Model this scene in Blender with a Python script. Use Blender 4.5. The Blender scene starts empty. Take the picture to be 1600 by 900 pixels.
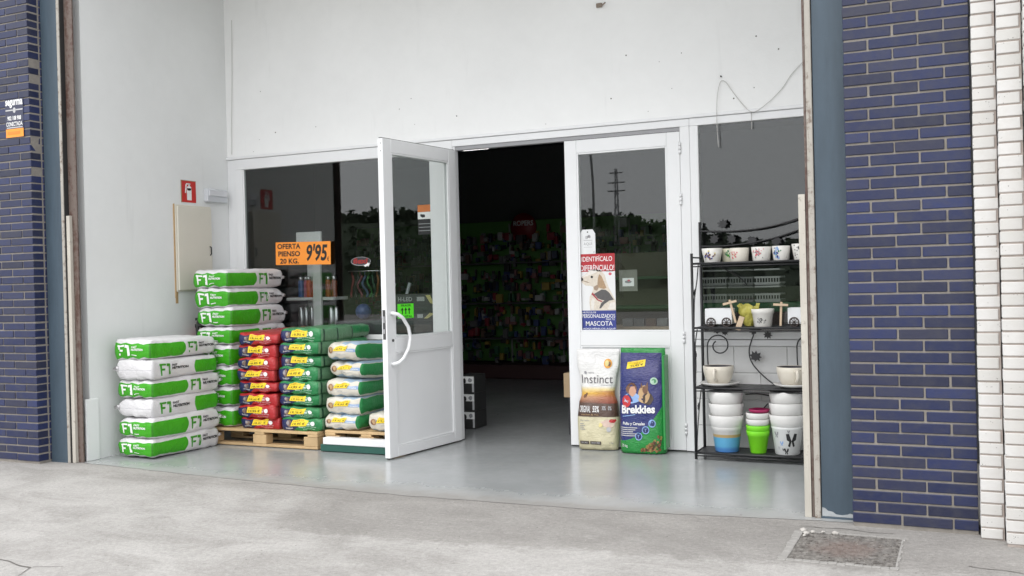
import bpy, bmesh, math, random
from mathutils import Vector, Matrix, noise
random.seed(7)
R = math.radians
scene = bpy.context.scene
C = scene.collection

# ------------------------------------------------------------------ camera
cam_d = bpy.data.cameras.new('camera'); cam = bpy.data.objects.new('camera', cam_d); C.objects.link(cam)
TH, PI_, RO, CD, CH, FPX = .42813, .00668, -.02419, 5.677, 1.37, 1560.0
_fw = Vector((-math.sin(TH)*math.cos(PI_), math.cos(TH)*math.cos(PI_), -math.sin(PI_)))
_r = Vector((math.cos(TH), math.sin(TH), 0)); _u = _r.cross(_fw)
_r2 = _r*math.cos(RO) + _u*math.sin(RO); _u2 = _u*math.cos(RO) - _r*math.sin(RO)
cam.matrix_world = Matrix(((_r2.x, _u2.x, -_fw.x, 0), (_r2.y, _u2.y, -_fw.y, -CD), (_r2.z, _u2.z, -_fw.z, CH), (0, 0, 0, 1)))
cam_d.sensor_width = 36; cam_d.sensor_fit = 'HORIZONTAL'; cam_d.lens = FPX/1600*36
cam_d.clip_start = .05; cam_d.clip_end = 3000
scene.camera = cam

# ------------------------------------------------------------------ light
SUN_EL, SUN_AZ = R(58), R(-100)          # azimuth of the sun as seen from the shop, measured from +x (front, a little left)
SUN_AZ = R(-104)
w = bpy.data.worlds.new('World'); scene.world = w; w.use_nodes = True
wn = w.node_tree; wn.nodes.clear()
sky = wn.nodes.new('ShaderNodeTexSky'); sky.sky_type = 'NISHITA'; sky.sun_disc = False
sky.sun_elevation = SUN_EL; sky.sun_rotation = math.pi/2 - SUN_AZ
sky.air_density = 1.0; sky.dust_density = 1.0; sky.ozone_density = 1.0
hsv = wn.nodes.new('ShaderNodeHueSaturation'); hsv.inputs['Saturation'].default_value = .16
bg = wn.nodes.new('ShaderNodeBackground'); bg.inputs['Strength'].default_value = .15
wo = wn.nodes.new('ShaderNodeOutputWorld')
# closed cloud cover drawn over the clear sky, slightly uneven
cn = wn.nodes.new('ShaderNodeTexNoise'); cn.inputs['Scale'].default_value = 2.2; cn.inputs['Detail'].default_value = 5
cr0 = wn.nodes.new('ShaderNodeMix'); cr0.data_type = 'RGBA'; cr0.inputs[6].default_value = (3.25, 3.31, 3.46, 1); cr0.inputs[7].default_value = (4.0, 4.04, 4.14, 1)
cmx = wn.nodes.new('ShaderNodeMix'); cmx.data_type = 'RGBA'; cmx.inputs[0].default_value = .88
wc = wn.nodes.new('ShaderNodeTexCoord'); wn.links.new(wc.outputs['Generated'], cn.inputs['Vector']); wn.links.new(cn.outputs[0], cr0.inputs[0])
wn.links.new(sky.outputs[0], hsv.inputs['Color']); wn.links.new(hsv.outputs[0], cmx.inputs[6]); wn.links.new(cr0.outputs[2], cmx.inputs[7]); wn.links.new(cmx.outputs[2], bg.inputs[0]); wn.links.new(bg.outputs[0], wo.inputs[0])
sd = bpy.data.lights.new('sun', 'SUN'); sun = bpy.data.objects.new('sun', sd); C.objects.link(sun)
sd.energy = .55; sd.angle = R(50); sd.color = (1, .98, .95)
_sv = Vector((math.cos(SUN_EL)*math.cos(SUN_AZ), math.cos(SUN_EL)*math.sin(SUN_AZ), math.sin(SUN_EL)))
sun.rotation_euler = _sv.to_track_quat('Z', 'Y').to_euler()
scene.view_settings.view_transform = 'Standard'; scene.view_settings.look = 'None'
scene.view_settings.gamma = 1; scene.view_settings.use_curve_mapping = False
scene.view_settings.exposure = 1.74
scene.cycles.use_denoising = True
scene.cycles.max_bounces = 10; scene.cycles.diffuse_bounces = 5; scene.cycles.transparent_max_bounces = 16

# ------------------------------------------------------------------ helpers
def srgb(r, g, b):
    f = lambda c: (c/255/12.92) if c/255 <= .04045 else ((c/255+.055)/1.055)**2.4
    return (f(r), f(g), f(b))

class NT:
    """small node-tree writer"""
    def __init__(s, m):
        s.m = m; m.use_nodes = True; s.t = m.node_tree; s.b = s.t.nodes['Principled BSDF']
    def n(s, typ, **kw):
        nd = s.t.nodes.new(typ)
        for k, v in kw.items(): setattr(nd, k, v)
        return nd
    def put(s, sock, v):
        if isinstance(v, bpy.types.NodeSocket): s.t.links.new(v, sock)
        elif isinstance(v, tuple) and len(v) == 3 and sock.type == 'RGBA': sock.default_value = (*v, 1)
        else: sock.default_value = v
    def m_(s, op, a, b=None, c=None):
        nd = s.n('ShaderNodeMath', operation=op)
        for i, v in enumerate((a, b, c)):
            if v is not None: s.put(nd.inputs[i], v)
        return nd.outputs[0]
    def mix(s, f, a, b, typ='MIX'):
        nd = s.n('ShaderNodeMix', data_type='RGBA', blend_type=typ)
        s.put(nd.inputs[0], f); s.put(nd.inputs[6], a); s.put(nd.inputs[7], b)
        return nd.outputs[2]
    def co(s, kind='Object'):
        return s.n('ShaderNodeTexCoord').outputs[kind]
    def noise(s, co, scale, detail=4, rough=.55, dist=0):
        nd = s.n('ShaderNodeTexNoise'); s.put(nd.inputs['Vector'], co)
        nd.inputs['Scale'].default_value = scale; nd.inputs['Detail'].default_value = detail
        nd.inputs['Roughness'].default_value = rough; nd.inputs['Distortion'].default_value = dist
        return nd.outputs[0]
    def ramp(s, v, lo, hi):
        nd = s.n('ShaderNodeMapRange'); nd.interpolation_type = 'SMOOTHSTEP'
        s.put(nd.inputs[0], v); s.put(nd.inputs[1], lo); s.put(nd.inputs[2], hi)
        return nd.outputs[0]
    def scale(s, co, v):
        nd = s.n('ShaderNodeMapping'); s.put(nd.inputs[0], co); nd.inputs['Scale'].default_value = v
        return nd.outputs[0]
    def bump(s, h, strength, dist=.01):
        nd = s.n('ShaderNodeBump'); nd.inputs['Strength'].default_value = strength; nd.inputs['Distance'].default_value = dist
        s.put(nd.inputs['Height'], h); s.t.links.new(nd.outputs[0], s.b.inputs['Normal'])
    def rnd(s):
        return s.n('ShaderNodeObjectInfo').outputs['Random']
    def xyz(s, co):
        nd = s.n('ShaderNodeSeparateXYZ'); s.put(nd.inputs[0], co); return nd.outputs
    def fin(s, color, rough=None, metal=None, spec=None):
        s.put(s.b.inputs['Base Color'], color)
        if rough is not None: s.put(s.b.inputs['Roughness'], rough)
        if metal is not None: s.put(s.b.inputs['Metallic'], metal)
        if spec is not None: s.put(s.b.inputs['Specular IOR Level'], spec)
        return s.m

M = {}
def mat(name, col, rough=.5, var=.12, scale=14, bump=0, bscale=60, metal=0, spec=None, objvar=0, bdist=.004):
    if name in M: return M[name]
    t = NT(bpy.data.materials.new(name)); co = t.co()
    nz = t.noise(co, scale)
    k = t.m_('MULTIPLY_ADD', nz, 2*var, 1-var)
    if objvar: k = t.m_('MULTIPLY', k, t.m_('MULTIPLY_ADD', t.rnd(), 2*objvar, 1-objvar))
    nd = t.n('ShaderNodeVectorMath', operation='SCALE'); nd.inputs[0].default_value = col; t.put(nd.inputs[3], k)
    if bump: t.bump(t.noise(co, bscale), bump, bdist)
    t.fin(nd.outputs[0], t.m_('MULTIPLY_ADD', t.noise(co, scale*2.3), .16, max(.02, rough-.08)), metal, spec)
    M[name] = t.m
    return t.m

class MB:
    """mesh collector"""
    def __init__(s): s.v = []; s.f = []; s.mi = []; s.sm = []
    def add(s, vs, fs, mi=0, sm=False):
        o = len(s.v); s.v += [tuple(x) for x in vs]
        for f in fs: s.f.append(tuple(i+o for i in f)); s.mi.append(mi); s.sm.append(sm)
        return s
    def box(s, x0, x1, y0, y1, z0, z1, mi=0, mtx=None):
        vs = [Vector((x, y, z)) for x in (x0, x1) for y in (y0, y1) for z in (z0, z1)]
        if mtx: vs = [mtx @ v for v in vs]
        return s.add(vs, [(0, 1, 3, 2), (4, 6, 7, 5), (0, 4, 5, 1), (2, 3, 7, 6), (0, 2, 6, 4), (1, 5, 7, 3)], mi)
    def cbox(s, x0, x1, y0, y1, z0, z1, b=.004, mi=0, mtx=None):
        """box with chamfered edges"""
        bm = bmesh.new(); vs = [bm.verts.new((x, y, z)) for x in (x0, x1) for y in (y0, y1) for z in (z0, z1)]
        for f in [(0, 1, 3, 2), (4, 6, 7, 5), (0, 4, 5, 1), (2, 3, 7, 6), (0, 2, 6, 4), (1, 5, 7, 3)]: bm.faces.new([vs[i] for i in f])
        bmesh.ops.bevel(bm, geom=bm.edges[:], offset=b, segments=1, affect='EDGES', clamp_overlap=True)
        bm.verts.index_update()
        s.add([(mtx @ v.co if mtx else v.co) for v in bm.verts], [[v.index for v in f.verts] for f in bm.faces], mi); bm.free()
        return s
    def tube(s, pts, r, n=8, mi=0, closed=False, caps=True):
        pts = [Vector(p) for p in pts]; N = len(pts); vs = []
        rs = r if isinstance(r, (list, tuple)) else [r]*N
        ref = None
        for i, p in enumerate(pts):
            a = pts[(i-1) % N] if (i > 0 or closed) else p; b = pts[(i+1) % N] if (i < N-1 or closed) else p
            t = (b-a); t = t.normalized() if t.length > 1e-9 else Vector((0, 0, 1))
            if ref is None:
                ref = Vector((0, 0, 1)) if abs(t.z) < .9 else Vector((1, 0, 0))
            x = (ref - t*ref.dot(t)).normalized(); y = t.cross(x); ref = x
            for k in range(n):
                q = 2*math.pi*k/n; vs.append(p + (x*math.cos(q)+y*math.sin(q))*rs[i])
        fs = []
        for i in range(N if closed else N-1):
            j = (i+1) % N
            for k in range(n): fs.append((i*n+k, i*n+(k+1) % n, j*n+(k+1) % n, j*n+k))
        if caps and not closed: fs += [tuple(range(n-1, -1, -1)), tuple((N-1)*n+k for k in range(n))]
        return s.add(vs, fs, mi, True)
    def lathe(s, prof, c=(0, 0, 0), n=24, mi=0, sm=True):
        vs = []; c = Vector(c)
        for r, z in prof:
            for k in range(n):
                q = 2*math.pi*k/n; vs.append(c + Vector((r*math.cos(q), r*math.sin(q), z)))
        fs = []
        for i in range(len(prof)-1):
            for k in range(n): fs.append((i*n+k, i*n+(k+1) % n, (i+1)*n+(k+1) % n, (i+1)*n+k))
        return s.add(vs, fs, mi, sm)
    def prism(s, pts, d0, d1, fn, mi=0):
        """2-D outline extruded; fn(a,b,d) gives the 3-D point"""
        n = len(pts)
        vs = [fn(a, b, d0) for a, b in pts]+[fn(a, b, d1) for a, b in pts]
        fs = [tuple(range(n)), tuple(range(2*n-1, n-1, -1))]+[(i, n+i, n+(i+1) % n, (i+1) % n) for i in range(n)]
        return s.add(vs, fs, mi)
    def mesh(s, name, mats):
        me = bpy.data.meshes.new(name); me.from_pydata(s.v, [], s.f)
        for m in (mats if isinstance(mats, (list, tuple)) else [mats]): me.materials.append(m)
        me.polygons.foreach_set('material_index', s.mi); me.polygons.foreach_set('use_smooth', s.sm)
        bm = bmesh.new(); bm.from_mesh(me); bmesh.ops.recalc_face_normals(bm, faces=bm.faces[:]); bm.to_mesh(me); bm.free()
        me.update(); return me
    def build(s, name, mats, parent=None):
        return link(name, s.mesh(name, mats), parent)

def link(name, me, parent=None):
    o = bpy.data.objects.new(name, me); C.objects.link(o)
    if parent: o.parent = parent
    return o
def tag(o, label, cat, group=None):
    o['label'] = label; o['category'] = cat
    if group: o['group'] = group
    return o
def struct(o):
    o['kind'] = 'structure'; return o
def empty(name, loc=(0, 0, 0), rz=0):
    o = bpy.data.objects.new(name, None); C.objects.link(o); o.location = loc; o.rotation_euler = (0, 0, rz); return o
def setin(parent, o):
    """parent keeping the world position (parents here are not scaled)"""
    o.parent = parent; o.matrix_parent_inverse = (Matrix.Translation(parent.location) @ parent.rotation_euler.to_matrix().to_4x4()).inverted()
    return o

_tx = {}
def text2d(body, bold=.02):
    """triangulated lettering: list of 2-D points scaled to a unit box, faces, aspect"""
    key = (body, bold)
    if key in _tx: return _tx[key]
    cu = bpy.data.curves.new('lettering', 'FONT'); cu.body = body; cu.size = 1; cu.offset = bold; cu.resolution_u = 3; cu.fill_mode = 'FRONT'
    o = bpy.data.objects.new('lettering', cu); C.objects.link(o)
    dg = bpy.context.evaluated_depsgraph_get(); me = bpy.data.meshes.new_from_object(o.evaluated_get(dg))
    vs = [(v.co.x, v.co.y) for v in me.vertices]; fs = [tuple(p.vertices) for p in me.polygons]
    bpy.data.objects.remove(o); bpy.data.curves.remove(cu); bpy.data.meshes.remove(me)
    x0 = min(v[0] for v in vs); x1 = max(v[0] for v in vs); y0 = min(v[1] for v in vs); y1 = max(v[1] for v in vs)
    _tx[key] = ([((x-x0)/(x1-x0), (y-y0)/(y1-y0)) for x, y in vs], fs, (x1-x0)/(y1-y0))
    return _tx[key]

class Print:
    """flat print laid on a surface: fn(a,b,lift) -> 3-D point, a to the right, b up; every line of lettering is a piece of its own"""
    def __init__(s, fn): s.fn = fn; s.el = []; s.cur = None
    def slot(s, m, own=False):
        if own or s.cur is None:
            e = [MB(), [], 'lettering' if own else None]; s.el.append(e)
            if not own: s.cur = e
        else: e = s.cur
        if m not in e[1]: e[1].append(m)
        return e[0], e[1].index(m)
    def cut(s): s.cur = None; return s
    def text(s, body, a0, a1, b0, b1, m, bold=.02, slant=0, lift=2, shear=0):
        vs, fs, _ = text2d(body, bold); mb, k = s.slot(m, True)
        mb.add([s.fn(a0+(a1-a0)*x+slant*y*(b1-b0), b0+(b1-b0)*y+shear*x, lift) for x, y in vs], fs, k); return s
    def quad(s, a0, a1, b0, b1, m, nx=6, ny=3, slant=0, shear=0, lift=1):
        vs = [s.fn(a0+(a1-a0)*i/nx+slant*(j/ny), b0+(b1-b0)*j/ny+shear*i/nx, lift) for j in range(ny+1) for i in range(nx+1)]
        fs = [(j*(nx+1)+i, j*(nx+1)+i+1, (j+1)*(nx+1)+i+1, (j+1)*(nx+1)+i) for j in range(ny) for i in range(nx)]
        mb, k = s.slot(m); mb.add(vs, fs, k); return s
    def poly(s, pts, m, lift=1):
        mb, k = s.slot(m); mb.add([s.fn(a, b, lift) for a, b in pts], [tuple(range(len(pts)))], k); return s
    def disc(s, a, b, ra, rb, m, n=16, lift=1, rag=0):
        return s.poly([(a+ra*math.cos(6.2832*k/n)*(1+rag*random.uniform(-1, 1)), b+rb*math.sin(6.2832*k/n)*(1+rag*random.uniform(-1, 1))) for k in range(n)], m, lift)
    def parts(s, name): return [(e[2] or name, e[0].mesh(e[2] or name, e[1])) for e in s.el]
    def build(s, name, parent):
        o = None
        for nm, me in s.parts(name): o = link(nm, me, parent)
        return o
def planefn(o, ex, ey, ez, lift=.0008):
    o, ex, ey, ez = Vector(o), Vector(ex), Vector(ey), Vector(ez)
    return lambda a, b, l: o+ex*a+ey*b+ez*(l*lift)

# ------------------------------------------------------------------ materials
white_al = mat('white_aluminium', (.77, .775, .78), .38, .03, 5)
black_rub = mat('black_rubber', (.02, .02, .02), .6)
ink_w = mat('ink_white', (.80, .80, .79), .5, .03); ink_k = mat('ink_black', (.015, .015, .016), .5)
ink_y = mat('ink_yellow', (.85, .62, .03), .45, .05); ink_o = mat('ink_orange', (.86, .30, .03), .5, .05); ink_r = mat('ink_red', (.50, .03, .035), .45, .05)
ink_b = mat('ink_blue', (.03, .04, .22), .45, .05); ink_gr = mat('ink_grey', (.28, .28, .29), .5, .05); ink_lg = mat('ink_light_grey', (.5, .5, .51), .5, .05)
ink_g = mat('ink_green', (.035, .30, .01), .45, .06); ink_br = mat('ink_brown', (.16, .075, .04), .5, .2); ink_tan = mat('ink_tan', (.50, .33, .17), .5, .15)
ink_cr = mat('ink_cream', (.72, .66, .55), .5, .08); ink_lb = mat('ink_light_blue', (.25, .40, .68), .5, .05); ink_n = mat('ink_navy', (.02, .03, .12), .45, .1)
ink_pk = mat('ink_pink', (.62, .12, .16), .5, .2); ink_dg = mat('ink_dark_green', (.02, .16, .07), .5, .1); ink_fl = mat('ink_fluor_green', (.12, .88, .03), .5, .03)
ink_vi = mat('ink_violet', (.10, .09, .32), .5, .2); ink_ye2 = mat('ink_soft_yellow', (.70, .60, .25), .5, .15); ink_sk = mat('ink_skin', (.55, .30, .20), .5, .15)

def plaster(name, col, speck=True, grime=.12):
    t = NT(bpy.data.materials.new(name)); co = t.co()
    n1 = t.noise(co, 1.1, 6, .6); n2 = t.noise(co, 9, 5); n3 = t.noise(t.scale(co, (6, 6, .7)), 1.6, 5)
    k = t.m_('ADD', t.m_('MULTIPLY_ADD', n1, grime, 1-grime*.6), t.m_('MULTIPLY_ADD', n2, .05, -.025))
    streak = t.ramp(n3, .60, .80); k = t.m_('SUBTRACT', k, t.m_('MULTIPLY', streak, .06))
    nd = t.n('ShaderNodeVectorMath', operation='SCALE'); nd.inputs[0].default_value = col; t.put(nd.inputs[3], k)
    c = nd.outputs[0]
    if speck:
        vo = t.n('ShaderNodeTexVoronoi'); t.put(vo.inputs['Vector'], co); vo.inputs['Scale'].default_value = 3.1
        near = t.ramp(vo.outputs['Distance'], .040, .022)
        sel = t.ramp(t.noise(co, 1.3, 2), .50, .56)
        c = t.mix(t.m_('MULTIPLY', t.m_('MULTIPLY', near, sel), .7), c, (.22, .20, .18))
    t.bump(t.m_('ADD', t.noise(co, 40, 4), t.m_('MULTIPLY', n2, 2.0)), .16, .006)
    return t.fin(c, .75)
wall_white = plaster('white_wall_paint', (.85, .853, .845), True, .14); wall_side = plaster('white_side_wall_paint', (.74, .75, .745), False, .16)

def brickmat(name, cols, rough, spec, pit=0):
    t = NT(bpy.data.materials.new(name)); co = t.co(); r = t.rnd()
    nd = t.n('ShaderNodeValToRGB'); t.put(nd.inputs[0], r)
    e = nd.color_ramp.elements
    for i, c in enumerate(cols):
        el = e[i] if i < 2 else e.new(i/(len(cols)-1))
        el.position = i/(len(cols)-1); el.color = (*c, 1)
    off = t.n('ShaderNodeVectorMath', operation='ADD'); t.put(off.inputs[0], co); t.put(off.inputs[1], t.m_('MULTIPLY', r, 40))
    n1 = t.noise(off.outputs[0], 18, 5, .6)
    c = t.mix(t.ramp(n1, .35, .75), nd.outputs[0], t.mix(.4, nd.outputs[0], (.05, .05, .06) if not pit else (.55, .53, .49)))
    if pit:
        vo = t.n('ShaderNodeTexVoronoi'); t.put(vo.inputs['Vector'], off.outputs[0]); vo.inputs['Scale'].default_value = 75
        c = t.mix(t.m_('MULTIPLY', t.ramp(vo.outputs['Distance'], .22, .12), t.ramp(t.noise(off.outputs[0], 16, 2), .56, .64)), c, (.12, .11, .10))
    t.bump(t.noise(off.outputs[0], 55, 5, .65), .25, .004)
    return t.fin(c, t.m_('MULTIPLY_ADD', n1, .25, rough), None, spec)
blue_brick = brickmat('blue_glazed_brick', [(.013, .019, .060), (.020, .028, .088), (.016, .019, .046), (.023, .033, .104), (.028, .030, .056), (.014, .021, .072)], .30, .4)
white_brick = brickmat('white_brick_face', [(.58, .57, .55), (.63, .62, .605), (.55, .54, .515), (.65, .64, .625)], .55, .35, 1)
mortar = mat('mortar', (.235, .215, .19), .9, .25, 30, .4, 90)
mortar_w = mat('mortar_pinkish', (.40, .345, .31), .9, .25, 30, .4, 90)

def steelmat(name, base, rust, amount):
    t = NT(bpy.data.materials.new(name)); co = t.co()
    n1 = t.noise(t.scale(co, (3, 3, .5)), 4, 6, .65); n2 = t.noise(co, 26, 5, .7)
    c = t.mix(t.ramp(n1, .3, .7), base, tuple(min(1, x*1.25) for x in base))
    c = t.mix(t.m_('MULTIPLY', t.ramp(t.m_('ADD', t.m_('MULTIPLY', n1, .6), t.m_('MULTIPLY', n2, .5)), 1.0-amount, 1.12-amount), 1.0), c, rust)
    t.bump(n2, .15, .004)
    return t.fin(c, t.m_('MULTIPLY_ADD', n2, .3, .35))
col_paint = steelmat('blue_grey_column_paint', (.046, .069, .092), (.088, .112, .132), .34)
guide_paint = steelmat('rusty_guide_paint', (.33, .31, .275), (.17, .13, .105), .44)
guide_rust = steelmat('brown_rust', (.13, .10, .085), (.085, .045, .035), .5)
plate_paint = steelmat('cream_plate_paint', (.42, .395, .345), (.17, .135, .11), .40)

def concrete():
    t = NT(bpy.data.materials.new('pavement_concrete')); co = t.co(); p = t.xyz(co)
    wav = t.noise(co, 1.3, 6, .62); mid = t.noise(t.scale(co, (1, 1.25, 1)), 4.2, 9, .70, .5); fine = t.noise(co, 38, 7, .7); grit = t.noise(co, 170, 3, .7)
    blot = t.noise(t.scale(co, (1, 1.6, 1)), 1.5, 8, .68, .7); cloud = t.noise(co, .7, 4, .6)
    # darker, newer screed in front of the entrance: an area with its own ragged, worn outline
    jx = t.m_('MULTIPLY_ADD', wav, .7, -.35); jy = t.m_('ADD', t.m_('MULTIPLY_ADD', mid, .5, -.25), t.m_('MULTIPLY_ADD', wav, .4, -.2))
    xx = t.m_('ADD', p[0], jx); yy = t.m_('ADD', p[1], jy)
    lower = t.m_('SUBTRACT', yy, t.m_('MULTIPLY_ADD', t.m_('ABSOLUTE', t.m_('ADD', xx, 2.9)), .12, -1.13))
    left = t.m_('ADD', xx, t.m_('MULTIPLY_ADD', yy, .75, 4.34))
    patch = t.m_('MULTIPLY', t.ramp(lower, -.04, .09), t.ramp(left, -.18, .22))
    band = t.ramp(t.m_('ADD', yy, t.m_('MULTIPLY', xx, .0)), -.60, -.05)
    light = t.mix(t.ramp(blot, .34, .64), (.305, .294, .279), (.405, .393, .377))
    dark = t.mix(t.ramp(blot, .36, .66), (.240, .229, .216), (.292, .280, .265))
    c = t.mix(t.m_('MAXIMUM', t.m_('MULTIPLY', patch, .92), t.m_('MULTIPLY', band, .6)), light, dark)
    c = t.mix(t.m_('MULTIPLY', t.ramp(cloud, .45, .7), .25), c, (.27, .26, .245))
    scr = t.ramp(t.noise(t.scale(co, (1.6, 2.8, 1)), 3.0, 10, .82, 1.2), .57, .66)
    c = t.mix(t.m_('MULTIPLY', scr, .34), c, (.49, .477, .458))
    spots = t.ramp(t.noise(co, 9, 7, .72), .57, .70); c = t.mix(t.m_('MULTIPLY', spots, .26), c, (.185, .175, .162))
    c = t.mix(.50, c, t.mix(fine, (.05, .05, .05), (.95, .94, .93)), 'OVERLAY')
    c = t.mix(.38, c, t.mix(grit, (.0, .0, .0), (1, 1, 1)), 'OVERLAY')
    for sc_, th_, col in ((13, .085, (.10, .09, .085)), (29, .09, (.60, .58, .55))):
        vo = t.n('ShaderNodeTexVoronoi'); t.put(vo.inputs['Vector'], co); vo.inputs['Scale'].default_value = sc_
        c = t.mix(t.m_('MULTIPLY', t.ramp(vo.outputs['Distance'], th_, th_*.5), t.ramp(t.noise(co, 4.3, 2), .52, .60)), c, col)
    t.bump(t.m_('ADD', t.m_('MULTIPLY', mid, 1.8), t.m_('ADD', fine, t.m_('MULTIPLY', grit, .6))), .5, .009)
    return t.fin(c, t.m_('MULTIPLY_ADD', fine, .2, .65), None, .3)
conc = concrete()

def paintfloor():
    t = NT(bpy.data.materials.new('grey_floor_paint')); co = t.co(); p = t.xyz(co)
    n1 = t.noise(co, 1.2, 6, .6); n2 = t.noise(co, 14, 6, .65); n3 = t.noise(t.scale(co, (1.4, .6, 1)), 2.4, 5, .6, .8)
    c = t.mix(t.ramp(n1, .3, .7), (.285, .298, .300), (.350, .362, .364))
    c = t.mix(t.m_('MULTIPLY', t.ramp(n3, .55, .75), .35), c, (.36, .375, .375))
    edge = t.ramp(t.m_('ADD', p[1], t.m_('MULTIPLY_ADD', n3, .55, -.27)), .32, -.05)
    c = t.mix(t.m_('MULTIPLY', edge, .55), c, (.31, .30, .285))
    worn = t.ramp(t.m_('ADD', p[1], t.m_('MULTIPLY_ADD', t.noise(co, 7, 8, .75), .5, -.25)), .10, -.06); c = t.mix(t.m_('MULTIPLY', worn, .85), c, (.27, .258, .243))
    scuff = t.ramp(t.noise(t.scale(co, (1, 2.6, 1)), 5.5, 9, .8, 1.5), .60, .70); c = t.mix(t.m_('MULTIPLY', scuff, .30), c, (.20, .20, .20))
    dust = t.ramp(t.noise(co, 3.3, 8, .75), .5, .72); c = t.mix(t.m_('MULTIPLY', dust, .22), c, (.43, .42, .405))
    vo = t.n('ShaderNodeTexVoronoi'); t.put(vo.inputs['Vector'], co); vo.inputs['Scale'].default_value = 5
    c = t.mix(t.m_('MULTIPLY', t.ramp(vo.outputs['Distance'], .05, .025), t.ramp(t.noise(co, 2, 2), .54, .6)), c, (.12, .11, .11))
    t.bump(t.noise(co, 5, 3), .05, .004)
    rough = t.m_('ADD', t.m_('MULTIPLY_ADD', n2, .22, .10), t.m_('MULTIPLY', edge, .35))
    return t.fin(c, rough, None, .5)
floor_paint = paintfloor()

def glass():
    m = bpy.data.materials.new('window_glass'); m.use_nodes = True; nt = m.node_tree; nt.nodes.clear()
    o = nt.nodes.new('ShaderNodeOutputMaterial'); mx = nt.nodes.new('ShaderNodeMixShader'); tr = nt.nodes.new('ShaderNodeBsdfTransparent'); gl = nt.nodes.new('ShaderNodeBsdfGlossy')
    fr = nt.nodes.new('ShaderNodeFresnel'); fr.inputs[0].default_value = 1.6
    tr.inputs[0].default_value = (.90, .92, .91, 1); gl.inputs['Roughness'].default_value = 0
    ge = nt.nodes.new('ShaderNodeNewGeometry'); ma = nt.nodes.new('ShaderNodeMath'); ma.operation = 'MULTIPLY_ADD'; ma.inputs[1].default_value = 1/1.6-1.6; ma.inputs[2].default_value = 1.6
    nt.links.new(ge.outputs['Backfacing'], ma.inputs[0]); nt.links.new(ma.outputs[0], fr.inputs[0])     # both faces of the pane reflect like glass in air
    nt.links.new(fr.outputs[0], mx.inputs[0]); nt.links.new(tr.outputs[0], mx.inputs[1]); nt.links.new(gl.outputs[0], mx.inputs[2]); nt.links.new(mx.outputs[0], o.inputs[0])
    return m
glassm = glass()
wood = mat('pallet_wood', (.52, .36, .19), .7, .28, 9, .3, 40, objvar=.12)
iron = mat('black_iron', (.022, .022, .024), .42, .2, 30)
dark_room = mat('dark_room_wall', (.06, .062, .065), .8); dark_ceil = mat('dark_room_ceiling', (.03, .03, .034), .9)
ceramic = mat('white_ceramic', (.76, .74, .70), .22, .03, 6)
chrome = mat('brushed_steel', (.6, .6, .62), .3, .1, 20, metal=1)

# ------------------------------------------------------------------ ground and floors
g = MB(); S_ = 500
g.add([(-S_, -S_, -.012), (S_, -S_, -.012), (S_, S_, -.012), (-S_, S_, -.012)], [(0, 1, 2, 3)])
struct(g.build('ground', mat('yard_concrete', (.30, .29, .27), .85, .2, .5)))
g = MB(); nx, ny = 60, 40
def gz(x, y): return -.0016 + .0006*noise.noise(Vector((x*.5, y*.5, 3)))
vs = [(-22+36*i/nx, -18+18.35*j/ny) for j in range(ny+1) for i in range(nx+1)]
g.add([(x, y, gz(x, y)) for x, y in vs], [(j*(nx+1)+i, j*(nx+1)+i+1, (j+1)*(nx+1)+i+1, (j+1)*(nx+1)+i) for j in range(ny) for i in range(nx)], 0, True)
pavement = struct(g.build('pavement', conc))
# painted floor with an uneven front edge
g = MB(); front = []
ctrl = [(-6.80, .17), (-6.2, .13), (-5.4, .04), (-4.6, -.03), (-3.5, -.10), (-2.9, -.10), (-2.16, -.09), (-1.6, -.05), (-.84, .05), (-.58, .07)]
for a in range(len(ctrl)-1):
    for k in range(14):
        q = k/14; x = ctrl[a][0]*(1-q)+ctrl[a+1][0]*q; y = ctrl[a][1]*(1-q)+ctrl[a+1][1]*q
        front.append((x, y+.022*noise.noise(Vector((x*5, 1, 0)))+.010*noise.noise(Vector((x*23, 7, 0)))))
n = len(front)
g.add([(x, y, .0006) for x, y in front]+[(x, 8.0, .0006) for x, y in front],
      [(i, i+1, n+i+1, n+i) for i in range(n-1)])
g.add([(-9.5, 2.25, .0002), (2.5, 2.25, .0002), (2.5, 8, .0002), (-9.5, 8, .0002)], [(0, 1, 2, 3)])
struct(g.build('shop_floor', floor_paint))
crk = mat('crack_dark', (.13, .12, .11), .95)
def crack(pts, wd, z=.0025):
    mb = MB(); L_ = []; 
    P = []
    for a in range(len(pts)-1):
        for k in range(10):
            q = k/10; P.append((pts[a][0]*(1-q)+pts[a+1][0]*q, pts[a][1]*(1-q)+pts[a+1][1]*q))
    for x, y in P:
        y += .025*noise.noise(Vector((x*7, y*7, 5))); h = wd*(.35+.65*abs(noise.noise(Vector((x*15, y*9, 1)))))
        L_.append(((x, y-h, gz(x, y)+z), (x, y+h, gz(x, y)+z)))
    vs = [v for pr in L_ for v in pr]
    mb.add(vs, [(2*i, 2*i+2, 2*i+3, 2*i+1) for i in range(len(L_)-1)])
    mb.build('crack', crk, pavement)
crack([(-4.95, -2.05), (-4.5, -2.13), (-4.28, -2.16), (-4.16, -2.4), (-4.1, -2.7)], .010)
crack([(-4.28, -2.15), (-4.12, -2.08)], .005)
crack([(-.02, -.62), (.25, -.66), (.6, -.6), (1.2, -.66)], .006)
crack([(-.86, -.10), (-.55, -.10), (-.36, -.12)], .007)

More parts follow.
